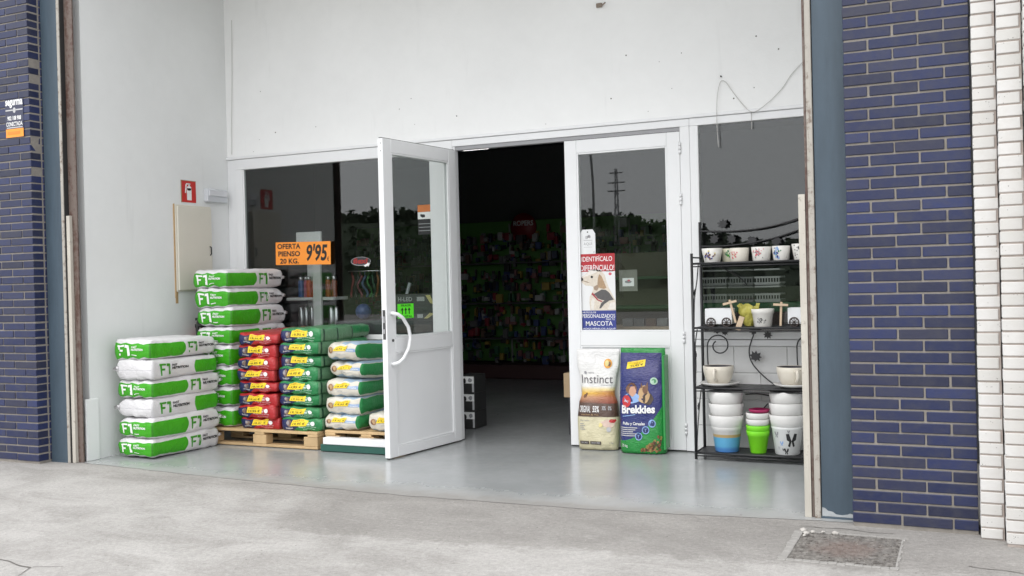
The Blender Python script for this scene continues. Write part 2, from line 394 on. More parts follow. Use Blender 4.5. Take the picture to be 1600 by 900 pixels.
# manhole
rustc = steelmat('rusted_cover', (.145, .13, .118), (.17, .112, .088), .42)
mh = empty('manhole_cover', (-.575, -.49, 0)); tag(mh, 'rusty square metal manhole cover set in the pavement by the brick pillar', 'manhole')
lip = mat('cement_lip', (.29, .279, .263), .9, .2, 14, .6, 50)
for a in ((-.285, .262, -.305, -.272), (-.262, .275, .272, .285), (-.285, -.244, -.2715, .2715), (.244, .258, -.2715, .2715)):
    fr_ = MB(); nseg = 14; lx = (a[1]-a[0]) > (a[3]-a[2])
    for q in range(nseg):
        j0, j1 = random.uniform(-.006, .006), random.uniform(.001, .008)
        if lx: fr_.cbox(a[0]+(a[1]-a[0])*q/nseg, a[0]+(a[1]-a[0])*(q+1)/nseg, a[2]+(j0 if a[2] < 0 else 0), a[3]+(0 if a[2] < 0 else j0), -.008, .002+j1*.6, .002)
        else: fr_.cbox(a[0]+(j0 if a[0] < 0 else 0), a[1]+(0 if a[0] < 0 else j0), a[2]+(a[3]-a[2])*q/nseg, a[2]+(a[3]-a[2])*(q+1)/nseg, -.008, .002+j1*.6, .002)
    fr_.build('frame', lip, mh)
t = NT(rustc); co = t.co(); p = t.xyz(co); rr = t.m_('SQRT', t.m_('ADD', t.m_('MULTIPLY', p[0], p[0]), t.m_('MULTIPLY', p[1], p[1])))
n_r = t.noise(co, 9, 7, .7); cc = t.mix(t.ramp(t.noise(co, 30, 6, .75), .35, .68), (.10, .09, .082), (.27, .255, .235))
cc = t.mix(t.m_('MULTIPLY', t.ramp(t.m_('ADD', rr, t.m_('MULTIPLY_ADD', n_r, .3, -.15)), .22, .06), .55), cc, (.20, .145, .125)); t.fin(cc, .8)
lid = MB().box(-.2435, .2435, -.271, .271, -.008, -.001)
for i in range(13):
    for j in range(16):
        if random.random() < .15: continue
        x = -.225+.45*i/12+random.uniform(-.006, .006); y = -.252+.5*j/15+random.uniform(-.004, .004); ln = random.uniform(.008, .017)
        lid.box(-ln, ln, -.0045, .0045, -.001, random.uniform(.001, .006), 0, Matrix.Translation((x, y, 0)) @ Matrix.Rotation(R(18 if (i+j) % 2 else -14)+random.uniform(-.3, .3), 4, 'Z'))
lid.build('lid', rustc, mh)
cem = mat('cement_crumb', (.42, .40, .37), .9, .2, 20)
for k, (x, y, s_) in enumerate([(-.82, -.21, .022), (-.77, -.235, .016), (-.80, -.27, .018), (-.72, -.22, .012), (-.66, -.225, .02), (-.80, -.32, .012)]):
    mb = MB(); bm = bmesh.new(); bmesh.ops.create_icosphere(bm, subdivisions=1, radius=s_)
    mb.add([(v.co.x*random.uniform(.7, 1.2), v.co.y*random.uniform(.7, 1.2), v.co.z*.55) for v in bm.verts], [[v.index for v in f.verts] for f in bm.faces]); bm.free()
    o = mb.build('cement_chip', cem); o.location = (x, y, .008)
    tag(o, 'small pale cement chip lying at the corner of the manhole cover', 'debris', 'cement chips by the manhole')

# ------------------------------------------------------------------ recess walls
HT = 4.5
bw = empty('front_wall', (-3.7, 2, 0)); tag(bw, 'tall white plastered wall above the shop windows and door', 'wall')
setin(bw, MB().box(-6.5, -.70, 2.0, 2.16, 2.632, HT).build('wall_panel', wall_white))
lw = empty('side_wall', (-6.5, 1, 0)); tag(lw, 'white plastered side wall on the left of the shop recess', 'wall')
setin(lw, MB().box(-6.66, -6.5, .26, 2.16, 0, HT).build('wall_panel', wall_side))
setin(lw, MB().cbox(-6.499, -6.478, .20, .33, 0, .50, .004).build('plaster_edge', wall_side))
rw = MB().box(-.70, -.60, .26, 2.16, 0, HT).build('return_wall', wall_side); tag(rw, 'white side wall of the recess hidden behind the right steel column', 'wall')
cl = MB().box(-9.5, 2.5, .02, 2.4, HT, HT+.2).build('recess_ceiling', wall_side); tag(cl, 'white ceiling over the shop recess, above the picture', 'ceiling')
uw = MB().box(-12, 6, -.02, .26, HT+.001, 6.5).build('upper_facade', mat('upper_render', (.35, .35, .36), .8)); tag(uw, 'grey upper facade over the roller door opening, above the picture', 'wall')
nb = MB().box(-14, -7.62, .05, .3, 0, HT).build('neighbour_wall', wall_side); tag(nb, 'plain neighbouring wall beyond the left blue pillar, outside the picture', 'wall')

# wall fittings
cab_m = mat('cream_cabinet', (.66, .63, .55), .45, .05, 6); glue = mat('old_glue', (.42, .28, .14), .8, .3, 30)
cb = empty('wall_cabinet', (-6.5, 1.495, 1.354)); tag(cb, 'cream metal meter cabinet on the side wall under the red sign', 'cabinet')
MB().cbox(.0, .018, -.236, .232, -.004, .784, .003).build('casing', cab_m, cb)
MB().cbox(.018, .034, -.222, .220, .008, .768, .004).build('door', cab_m, cb)
MB().tube([(.034, .19, .33), (.05, .19, .34), (.05, .19, .40), (.034, .19, .41)], .006).build('handle', iron, cb)
MB().box(-.0, .012, -.245, -.2365, -.06, .79).box(.0, .004, -.24, -.21, -.11, -.005).build('glue_strip', glue, cb)
fs = empty('fire_sign', (-6.5, 1.455, 2.167)); tag(fs, 'red square fire extinguisher sign on the side wall', 'sign')
MB().box(.0, .004, -.092, .092, 0, .195).build('panel', mat('sign_red', (.52, .03, .025), .4, .05), fs)
pr = Print(planefn((.004, 0, 0), (0, 1, 0), (0, 0, 1), (1, 0, 0)))
pr.quad(-.026, .034, .02, .13, ink_w, 1, 1).disc(.004, .13, .030, .022, ink_w).quad(-.006, .014, .15, .17, ink_w, 1, 1).quad(-.034, .02, .163, .175, ink_w, 1, 1).quad(-.052, -.036, .085, .165, ink_w, 1, 1, slant=.01)
pr.build('pictogram', fs)
MB().box(.002, .006, -.100, -.0925, -.004, .2).box(.002, .006, -.1, .094, .1955, .2).build('edge', mat('wood_edge', (.35, .22, .12), .7), fs)
el = empty('emergency_light', (-6.5, 1.79, 2.185)); tag(el, 'small white emergency light box beside the fire sign', 'lamp')
MB().cbox(0, .05, -.14, .145, 0, .125, .008).build('housing', mat('grey_plastic', (.58, .60, .63), .4, .03), el)
MB().cbox(.05, .062, -.125, .13, .055, .115, .004).build('diffuser', mat('milky_cover', (.66, .67, .70), .25, .03), el)
sw = MB().cbox(-6.499, -6.485, 1.86, 1.90, 1.36, 1.43, .003).build('wall_switch', mat('switch_grey', (.55, .55, .55), .5)); tag(sw, 'tiny grey switch on the side wall near the window corner', 'switch')
fx = empty('fire_extinguisher', (-6.40, 1.50, .42)); tag(fx, 'red fire extinguisher with black hose hanging behind the tall feed stack', 'extinguisher')
MB().lathe([(.0, 0), (.07, 0), (.08, .02), (.08, .46), (.07, .52), (.03, .56), (.025, .60), (0, .60)], n=20).build('cylinder', mat('extinguisher_red', (.50, .015, .02), .25, .05), fx)
MB().tube([(0, 0, .60), (0, 0, .66)], .02).box(-.02, .02, -.09, .05, .66, .685).build('valve', iron, fx)
MB().tube([(0, -.03, .64), (.02, -.08, .67), (.03, -.12, .62), (.03, -.11, .45), (.03, -.10, .2)], .017).lathe([(0, 0), (.045, 0), (.045, .03), (0, .03)], (.03, -.085, .60)).build('hose', black_rub, fx)

# roof-guide columns
def steel_column(x0, x1, label):
    o = empty('steel_column', ((x0+x1)/2, .12, 0)); tag(o, label, 'column', 'steel columns of the roller door')
    h = (x1-x0)/2
    MB().cbox(-h, h, 0, .014, .012, HT-.002, .002).build('flange', col_paint, o)
    MB().box(-.006, .006, .014, .126, .012, HT-.002).build('web', col_paint, o)
    MB().cbox(-h, h, .126, .14, .012, HT-.002, .002).build('flange', col_paint, o)
    MB().cbox(-h-.004, h-.003, -.003, .146, -.005, .0115, .002).build('base_plate', col_paint, o)
    return o
steel_column(-6.783, -6.598, 'blue-grey painted steel column beside the left blue brick pillar')
cr = steel_column(-.768, -.592, 'blue-grey painted steel column beside the right blue brick pillar')
pr = Print(planefn((0, 0, 0), (1, 0, 0), (0, 0, 1), (0, -1, 0)))
pr.poly([(-.086, .013), (.086, .013), (.086, .030), (.062, .036), (.05, .030), (.02, .024), (-.012, .027), (-.03, .040), (-.055, .044), (-.07, .058), (-.086, .062)], mat('bare_plaster', (.36, .38, .39), .8, .3, 30)); pr.build('paint_chip', cr)
def guide(x0, x1, sgn, label):
    o = empty('roller_door_guide', ((x0+x1)/2, .12, 0)); tag(o, label, 'door guide', 'roller door guide rails'); h = (x1-x0)/2
    return o, h
o, h = guide(-6.594, -6.50, 1, 'rusty brown roller door guide rail at the left end of the recess')
MB().cbox(-h, -h+.028, -.01, .09, .0, HT-.002, .002).build('rail', guide_paint, o)
MB().cbox(-h+.034, h+.028, .035, .05, .0, HT-.002, .002).build('backing', guide_rust, o)
MB().cbox(-h+.030, -h+.033, -.004, .07, .0, HT-.003, .0005).build('slot', black_rub, o)
MB().cbox(-h+.036, -h+.072, .004, .0345, .0, 1.98, .002).build('cream_strip', plate_paint, o)
o, h = guide(-.842, -.772, -1, 'flaking cream roller door guide rail at the right end of the recess')
MB().cbox(.002, h, -.012, .10, 0, HT-.002, .003).build('rail', guide_paint, o)
MB().cbox(-.014, .000, .004, .10, 0, HT-.002, .002).build('backing', guide_rust, o)
MB().cbox(-h-.018, -.016, -.004, .10, 0, 1.82, .002).build('cream_strip', plate_paint, o)

# ------------------------------------------------------------------ brick pillars
BP = .0621; Z0 = 1.748                        # course pitch, level of a known bed joint
ZB = Z0 - math.ceil(Z0/BP)*BP                 # lowest bed joint at or below ground
_bm = {}
def brick_mesh(l, d, h, m, var):
    k = (round(l, 3), round(d, 3), round(h, 3), m.name, var)
    if k not in _bm: _bm[k] = MB().cbox(0, l, 0, d, 0, h, .0028).mesh('brick', m)
    return _bm[k]
def put_brick(parent, x, y, z, l, d, h, m, jit=.0019):
    o = link('brick', brick_mesh(l, d, h, m, 0), parent)
    o.location = (x+random.uniform(-jit, jit), y+random.uniform(-jit, jit), z+random.uniform(-jit, jit)*.6)
    o.rotation_euler = (0, random.uniform(-.003, .003), random.uniform(-.004, .004))
J = .0105
def blue_pillar(x0, ztop, label, ret, flip=False):
    o = empty('brick_pillar', (x0, 0, 0)); tag(o, label, 'pillar', 'blue brick pillars beside the opening')
    W_ = .625
    MB().box(.006, W_-.006, .007, .255, -.01, HT-.003).build('mortar_core', mortar, o)
    row = int(round((Z0-ZB)/BP))
    for i in range(int(ztop/BP)+2):
        z = ZB+i*BP
        A = ((row-1-i) % 2 == 0)
        if flip: A = not A
        cuts = [0, .121, .371, .6205] if A else [0, .246, .496, .6205]
        for a, b in zip(cuts[:-1], cuts[1:]):
            zz = max(z+J, .004); hh = z+BP-zz
            if hh < .02: continue
            put_brick(o, a+(J if a else .002), 0, zz, b-a-(J if a else .002), .10, BP-J if zz > .005 else hh, blue_brick)
        if ret and z+J > 0:
            xb = .102
            put_brick(o, W_-xb, .113, z+J, xb, .118, BP-J, blue_brick)
    return o
blue_pillar(-.592, 3.1, 'dark blue glazed brick pillar between the steel column and the white brick pillar', False)
pl = blue_pillar(-7.412, 4.0, 'dark blue glazed brick pillar at the left, with an alarm notice on it', True, True)

wp = empty('white_brick_pillar', (.038, 0, 0)); tag(wp, 'stepped white brick pillar at the right edge of the picture', 'pillar')
steps = [(0, .110, -.075), (.1135, .110, -.19), (.2275, .110, -.30), (.341, .11, -.30), (.454, .11, -.30)]
for k, (sx, sw_, sy) in enumerate(steps):
    MB().box(sx+.004, sx+sw_-.001, sy+.006, .25+.001*k, -.01, HT-.003).build('mortar_core', mortar_w, wp)
for i in range(int(3.0/BP)+2):
    z = ZB+i*BP+(-.018)
    for k, (sx, sw_, sy) in enumerate(steps[:4]):
        dz = .012*k
        zz = max(z+dz+.0085, .004); hh = z+dz+BP-zz
        if hh < .015: continue
        wd = sw_ - (.010 if (i+k) % 2 else .001)
        put_brick(wp, sx, sy, zz, wd, .10, BP-.0085 if zz > .005 else hh, white_brick, .0016)

al = empty('alarm_notice', (-6.956, -.0005, 2.78)); tag(al, 'dark alarm notice with white lettering and orange band on the blue pillar', 'sign')
pr = Print(planefn((0, -.0005, 0), (1, 0, 0), (0, 0, 1), (0, -1, 0), .0012))
pr.quad(-.105, .10, -.155, .155, mat('notice_navy', (.035, .038, .075), .4), 1, 1, lift=1)
pr.build('panel', al)
pr = Print(planefn((0, -.0005, 0), (1, 0, 0), (0, 0, 1), (0, -1, 0), .0012))
pr.text('segurma', -.10, .095, .085, .15, ink_w, .03).quad(-.10, -.01, .062, .072, ink_lg, 1, 1, lift=2).quad(.01, .095, .062, .072, ink_lg, 1, 1, lift=2).disc(0, .065, .016, .022, ink_lg, lift=2)
pr.text('902 108 908', -.08, .075, -.015, .02, ink_w, .03).text('CONECTADA', -.095, .09, -.062, -.028, ink_w, .02).cut().quad(-.09, .09, -.078, -.070, ink_lg, 1, 1, lift=2)
pr.build('printed_line', al)
pr = Print(planefn((0, -.0005, 0), (1, 0, 0), (0, 0, 1), (0, -1, 0), .0012))
pr.quad(-.10, .10, -.152, -.084, ink_o, 1, 1, lift=2).quad(-.08, .06, -.13, -.105, mat('deep_orange', (.72, .22, .02), .5), 1, 1, lift=3); pr.build('orange_band', al)

# ------------------------------------------------------------------ shop front
Y0 = 1.985                                     # outer face of the frames
def frame(name, parent, x0, x1, z0, z1, y0=Y0, d=.06, b=.003):
    return setin(parent, MB().cbox(x0, x1, y0, y0+d, z0, z1, b).build(name, white_al))
def pane(parent, x0, x1, z0, z1, y=2.012):
    return setin(parent, MB().box(x0, x1, y, y+.006, z0, z1).build('glass_pane', glassm))
cap = MB().cbox(-6.498, -.702, 1.972, 2.05, 2.606, 2.631, .003).build('trim_strip', white_al); tag(cap, 'thin white metal trim strip along the top of the shopfront', 'trim')

wl = empty('shop_window', (-5.25, 2, 0)); tag(wl, 'wide shop window left of the open door, behind the feed sacks', 'window')
frame('frame', wl, -6.40, -4.035, 2.504, 2.604); frame('frame', wl, -6.40, -6.316, .92, 2.503); frame('frame', wl, -4.252, -4.035, .92, 2.503)
frame('sill', wl, -6.40, -4.035, .875, .919); pane(wl, -6.315, -4.253, .9195, 2.5035)
frame('panel', wl, -6.40, -4.035, 0.008, .868, 1.995, .05)
frame('glazing_bead', wl, -6.3155, -6.300, .921, 2.502, 1.990, .015); frame('glazing_bead', wl, -4.268, -4.2525, .921, 2.502, 1.990, .015)
frame('side_post', wl, -6.4985, -6.4015, .008, 2.604, 1.992, .05)

wr = empty('shop_window', (-1.3, 2, 0)); tag(wr, 'shop window behind the black iron plant stand', 'window')
frame('frame', wr, -1.948, -.702, 2.545, 2.604); frame('frame', wr, -1.948, -1.882, .94, 2.544); frame('frame', wr, -.78, -.702, .94, 2.544); frame('sill', wr, -1.948, -.702, .885, .939); frame('sill_board', wr, -1.948, -.702, .835, .881, 1.978, .06)
pane(wr, -1.883, -.781, .9395, 2.5445)
lb = empty('low_wall', (-1.3, 2, 0)); tag(lb, 'low white painted block wall under the window behind the plant stand', 'wall')
setin(lb, MB().box(-1.945, -.702, 2.006, 2.12, .006, .832).build('mortar_core', mat('painted_joint', (.60, .60, .59), .7)))
blk = mat('painted_block', (.70, .70, .69), .65, .05, 12, .3, 70, objvar=.02)
for r_ in range(4):
    z = .008+r_*.206; x = -1.943
    first = .30 if r_ % 2 else .5
    while x < -.72:
        l = first if x < -1.94 else .40
        x1 = min(x+l, -.704)
        bo = setin(lb, MB().cbox(x+.002, x1-.002, 1.998, 2.03, z+.002, z+.202, .004).build('block', blk)); x = x1

dfm = empty('door_frame', (-3, 2, 0)); tag(dfm, 'white aluminium frame around the double shop door', 'door frame')
frame('head', dfm, -4.034, -1.949, 2.546, 2.604); frame('jamb', dfm, -2.026, -1.9495, .008, 2.5455)
frame('jamb', dfm, -4.0345, -4.012, .008, 2.5455, 1.99)
setin(dfm, MB().cbox(-4.012, -2.026, 1.995, 2.05, 2.512, 2.545, .002).build('stop', mat('grey_seal', (.30, .30, .31), .5)))

def door_leaf(name, label, Wd):
    """leaf in local x 0..Wd (hinge at 0), y 0..0.05 thick, z up; 0.45 lower panel"""
    o = empty(name); tag(o, label, 'door', 'white half-glazed shop doors')
    H_ = 2.51; st = .105
    def bx(nm, *a, m=white_al, b=.003): return MB().cbox(*a, b).build(nm, m, o)
    bx('stile', 0, st, 0, .05, .012, H_); bx('stile', Wd-st, Wd, 0, .05, .012, H_)
    bx('rail', st+.0005, Wd-st-.0005, 0, .05, H_-.105, H_); bx('rail', st+.0005, Wd-st-.0005, 0, .05, .83, .945); bx('rail', st+.0005, Wd-st-.0005, 0, .05, .012, .09)
    bx('panel', st, Wd-st, .012, .036, .0905, .8295, b=.001)
    for y0, y1 in ((.002, .0115), (.0365, .048)):
        bx('glazing_bead', st+.0005, st+.014, y0, y1, .946, H_-.106, b=.001); bx('glazing_bead', Wd-st-.014, Wd-st-.0005, y0, y1, .946, H_-.106, b=.001)
        bx('glazing_bead', st+.0145, Wd-st-.0145, y0, y1, .946, .958, b=.001); bx('glazing_bead', st+.0145, Wd-st-.0145, y0, y1, H_-.118, H_-.106, b=.001)
        bx('panel_bead', st+.0005, st+.012, y0, y1, .091, .829, b=.001); bx('panel_bead', Wd-st-.012, Wd-st-.0005, y0, y1, .091, .829, b=.001)
        bx('panel_bead', st+.0125, Wd-st-.0125, y0, y1, .091, .103, b=.001); bx('panel_bead', st+.0125, Wd-st-.0125, y0, y1, .817, .829, b=.001)
    MB().box(st, Wd-st, .022, .028, .9455, H_-.1055).build('glass_pane', glassm, o)
    bx('gasket', .001, Wd-.001, .010, .040, H_+.0003, H_+.006, m=black_rub, b=.001)
    bx('sweep', .002, Wd-.002, .012, .038, .0075, .0118, m=black_rub, b=.001)
    return o
dr = door_leaf('glazed_door', 'closed white door leaf with the dog poster on its glass', .968)
dr.location = (-2.028, Y0+.05, 0); dr.rotation_euler = (0, 0, math.pi)
hm = white_al
for z in (2.38, 1.98, .90, .18):
    ho = MB().tube([(0, 0, z-.045), (0, 0, z-.016)], .011).tube([(0, 0, z-.013), (0, 0, z+.013)], .0115).tube([(0, 0, z+.016), (0, 0, z+.045)], .011).build('hinge', hm, dr); ho.location = (-.002, .056, 0)
dl = door_leaf('glazed_door', 'white door leaf standing open towards the street with a bow handle', .998)
dl.location = (-4.045, 1.975, 0); dl.rotation_euler = (0, 0, math.atan2(-.985, -.118))
# local frame of the open leaf: +x to the free edge, local +y is the face seen from the camera
MB().tube([(.945, .05, 1.145), (.945, .075, 1.143), (.93, .105, 1.135), (.88, .115, 1.105), (.815, .118, 1.03), (.79, .118, .945), (.815, .118, .86), (.88, .115, .785), (.93, .105, .755), (.945, .075, .747), (.945, .05, .745)], .0145, 10).build('handle', white_al, dl)
MB().box(.9982, 1.0002, .012, .038, .94, 1.17).build('lock_plate', mat('lock_dark', (.06, .06, .06), .4), dl)
MB().box(1.0003, 1.003, .018, .032, .985, 1.02).box(1.0003, 1.003, .018, .032, 1.07, 1.12).build('latch', chrome, dl)
MB().tube([(.93, .05, .93), (.93, .058, .93)], .011).build('keyhole', mat('lock_dark', (.06, .06, .06), .4), dl)
for z in (2.40, .2): MB().tube([(-.004, .008, z-.05), (-.004, .008, z+.05)], .012).build('hinge', white_al, dl)
for z in (2.47, 2.41): MB().tube([(.998, .03, z), (.9995, .03, z)], .004).build('screw', iron, dl)

# cable on the wall
cm = mat('grey_cable', (.52, .51, .49), .6, .1)
cbl = empty('loose_cable', (-1.7, 1.99, 2.9)); tag(cbl, 'thin pale cable hooked on the wall and looping over the right window', 'cable')
def arc(pts, k=6):
    out = []
    P = [Vector(p) for p in pts]
    for i in range(len(P)-1):
        a = P[max(i-1, 0)]; b = P[i]; c = P[i+1]; d = P[min(i+2, len(P)-1)]
        for s_ in range(k):
            t = s_/k; out.append(.5*((2*b)+(c-a)*t+(2*a-5*b+4*c-d)*t*t+(3*b-a-3*c+d)*t**3))
    return out+[P[-1]]
setin(cbl, MB().tube(arc([(-1.72, 1.975, 2.36), (-1.726, 1.965, 2.52), (-1.722, 1.965, 2.72), (-1.700, 1.985, 2.855), (-1.66, 1.99, 2.86), (-1.60, 1.99, 2.77), (-1.52, 1.985, 2.66), (-1.47, 1.965, 2.612), (-1.42, 1.965, 2.612), (-1.34, 1.985, 2.67), (-1.24, 1.99, 2.76), (-1.15, 1.99, 2.88), (-1.0, 1.99, 3.0), (-.80, 1.99, 3.05)]), .0026, 6).build('wire', cm))
setin(cbl, MB().tube([(-1.692, 1.998, 2.905), (-1.692, 1.98, 2.905)], .006).build('nail', iron)); setin(cbl, MB().tube([(-1.466, 1.975, 2.61), (-1.466, 1.98, 2.48)], .0025, 6).build('wire', cm))
c2 = MB().tube(arc([(-6.40, 1.993, 3.95), (-6.41, 1.993, 3.5), (-6.43, 1.993, 3.0), (-6.44, 1.993, 2.66)]), .0025, 6).build('thin_wire', cm); tag(c2, 'thin pale wire running down the wall near the left corner', 'cable')
bk = MB().tube([(-2.66, 1.998, 3.58), (-2.63, 1.96, 3.57), (-2.60, 1.96, 3.59)], .006).cbox(-2.69, -2.64, 1.985, 1.999, 3.565, 3.60, .003).build('wall_hook', mat('rust_hook', (.25, .2, .16), .6)); tag(bk, 'small metal hook in the wall at the top of the picture', 'hook')
random.seed(21)
for k in range(20):
    x = random.uniform(-6.3, -1.2); z = 2.66+abs(random.gauss(0, .35))
    hl = MB().tube([(x, 1.9995, z), (x, 1.9985, z)], random.choice([.003, .004, .006]), 7).build('nail_hole', mat('hole_dark', (.12, .11, .10), .9)); setin(bw, hl)

# ------------------------------------------------------------------ feed sacks
random.seed(3)
class Sack:
    """lying sack: u across (x), v along (y), w up (z), each -1..1"""
    def __init__(s, W, L, T, seed, amp=.006, pinch=.24, bul=.055, rnd_=.09):
        s.W, s.L, s.T, s.seed, s.amp, s.pinch, s.bul, s.rnd = W, L, T, seed, amp, pinch, bul, rnd_
    def S(s, u, v, w):
        W, L, T = s.W/2, s.L/2, s.T/2
        b = 1-s.bul*abs(w)**2.6
        bl = 1-s.bul*(W/L)*abs(w)**2.6
        x = W*u*b*(1-s.rnd*abs(v)**5); y = L*v*bl*(1-s.rnd*(W/L)*abs(u)**5)
        e = max(abs(u)**14, abs(v)**12)
        z = T*w*(1-s.pinch*e)
        p = Vector((x, y, z)); q = Vector((x*9+s.seed*7.3, y*7, z*9))
        n = noise.noise(q)+.5*noise.noise(q*2.3)
        side = max(abs(u), abs(v))
        k = s.amp
        p += Vector((u*abs(u)**3, v*abs(v)**3, 0))*n*k + Vector((0, 0, w*.6))*n*k*(side**4)
        # creases running in from the ends
        cr_ = abs(v)**5
        p.z += cr_*.006*math.sin(u*9+s.seed)*w
        p.x += .009*noise.noise(Vector((y*4, s.seed*3.1, 0)))
        cr2 = noise.noise(Vector((x*22+s.seed, y*5, s.seed*2.0)))+noise.noise(Vector((x*6, y*24+s.seed*3, 1.7)))
        p.z += .0045*cr2*w*(.35+.65*side**3); p.z += .010*(u*math.sin(s.seed*2.1)+v*math.cos(s.seed*1.7))*w*.6
        fold = math.exp(-((abs(v)-.80)*16)**2); p.z -= .006*fold*w*(.5+.5*math.sin(s.seed*3+u*2)); p.x -= .005*fold*u*abs(u)**3
        return p
    def mesh(s, name, m, nu=14, nv=24, nw=8):
        bm = bmesh.new(); uv = bm.loops.layers.uv.new('print'); cache = {}
        def V(u, v, w):
            k = (round(u, 4), round(v, 4), round(w, 4))
            if k not in cache: cache[k] = bm.verts.new(s.S(u, v, w))
            return cache[k]
        def gridf(fn, n1, n2, uvfn):
            ck = lambda i, n_: .55*(-1+2*i/n_)+.45*math.sin((-1+2*i/n_)*math.pi/2)
            for i in range(n1):
                for j in range(n2):
                    q = [(ck(i, n1), ck(j, n2)), (ck(i+1, n1), ck(j, n2)), (ck(i+1, n1), ck(j+1, n2)), (ck(i, n1), ck(j+1, n2))]
                    f = bm.faces.new([V(*fn(a, b)) for a, b in q]); f.smooth = True
                    for lp, (a, b) in zip(f.loops, q): lp[uv].uv = uvfn(a, b)
        gridf(lambda a, b: (a, -1, b), nu, nw, lambda a, b: (a, b))
        gridf(lambda a, b: (1, a, b), nv, nw, lambda a, b: (2+a, b))
        gridf(lambda a, b: (-a, 1, b), nu, nw, lambda a, b: (4+a, b))
        gridf(lambda a, b: (-1, -a, b), nv, nw, lambda a, b: (6+a, b))
        gridf(lambda a, b: (a, b, 1), nu, nv, lambda a, b: (12+a, b))
        gridf(lambda a, b: (-a, b, -1), nu, nv, lambda a, b: (12+a, b))
        me = bpy.data.meshes.new(name); bmesh.ops.recalc_face_normals(bm, faces=bm.faces[:]); bm.to_mesh(me); bm.free(); me.materials.append(m)
        return me
    def fn(s, face, lift=.0022):
        """print function in physical metres on one side face, origin at its centre"""
        if face == 'front': return lambda a, b, l: s.S(a/(s.W/2), -1, b/(s.T/2))+Vector((0, -lift-.0006*l, 0))
        if face == 'right': return lambda a, b, l: s.S(1, a/(s.L/2), b/(s.T/2))+Vector((lift+.0006*l, 0, 0))
        if face == 'left': return lambda a, b, l: s.S(-1, -a/(s.L/2), b/(s.T/2))+Vector((-lift-.0006*l, 0, 0))
        if face == 'top': return lambda a, b, l: s.S(a/(s.W/2), b/(s.L/2), 1)+Vector((0, 0, lift+.0006*l))

def printmat(name, build, rough=.38, spec=.45, wr=.55):
    t = NT(bpy.data.materials.new(name)); uvn = t.n('ShaderNodeUVMap'); uvn.uv_map = 'print'; p = t.xyz(uvn.outputs[0])
    c = build(t, p[0], p[1]); co = t.co()
    c = t.mix(.14, c, t.mix(t.noise(co, 5, 4), (.0, .0, .0), (1, 1, 1)), 'OVERLAY')
    t.bump(t.m_('ADD', t.noise(co, 13, 5, .6, .8), t.m_('MULTIPLY', t.noise(t.scale(co, (1, 3, 3)), 30, 4), .45)), wr, .020)
    return t.fin(c, t.m_('MULTIPLY_ADD', t.noise(co, 9), .2, rough-.1), None, spec)
def gt(t, a, b): return t.m_('GREATER_THAN', a, b)
def lt(t, a, b): return t.m_('LESS_THAN', a, b)
def AND(t, *m):
    r = m[0]
    for x in m[1:]: r = t.m_('MULTIPLY', r, x)
    return r
def OR(t, *m):
    r = m[0]
    for x in m[1:]: r = t.m_('MAXIMUM', r, x)
    return r

# --- green and white sacks
def f1(t, s, v):
    t2 = t.m_('MULTIPLY', v, v); curve = t.m_('MULTIPLY_ADD', t2, -.10, 2.03); curve2 = t.m_('MULTIPLY_ADD', t2, .10, 6.24)
    g = AND(t, OR(t, AND(t, gt(t, s, -1.01), lt(t, s, curve)), AND(t, gt(t, s, curve2), lt(t, s, 7.05))), gt(t, v, -.97), lt(t, v, .74))
    fold = OR(t, AND(t, gt(t, s, .93), lt(t, s, 1.02)), AND(t, gt(t, s, 6.98), lt(t, s, 7.1)))
    seam = AND(t, gt(t, s, 3.02), lt(t, s, 4.98), gt(t, v, -.06), lt(t, v, .0))
    c = t.mix(g, (.66, .65, .66), (.045, .35, .008))
    c = t.mix(t.m_('MULTIPLY', AND(t, fold, g), .6), c, (.03, .16, .01))
    return t.mix(t.m_('MULTIPLY', seam, .5), c, (.35, .35, .38))
f1mat = printmat('green_white_sack_print', f1)
def f1logo(pr, a, b, w, h, m):
    """blocky F and 1 with slanted cuts, inside a*b box"""
    P = lambda pts: pr.poly([(a+x*w, b+y*h) for x, y in pts], m, 2)
    P([(0, 1), (.0, .84), (.20, .84), (.20, 1)]); P([(.05, .84), (.20, .84), (.20, .0), (.10, 0)]); P([(.20, 1), (.55, 1), (.55, .84), (.20, .84)])
    P([(.20, .58), (.46, .58), (.44, .40), (.20, .40)])
    P([(.60, 1), (.92, 1), (.97, .5), (.97, 0), (.78, 0), (.78, .76), (.60, .76)])
GR2 = mat('logo_green', (.035, .26, .008), .42, .08)
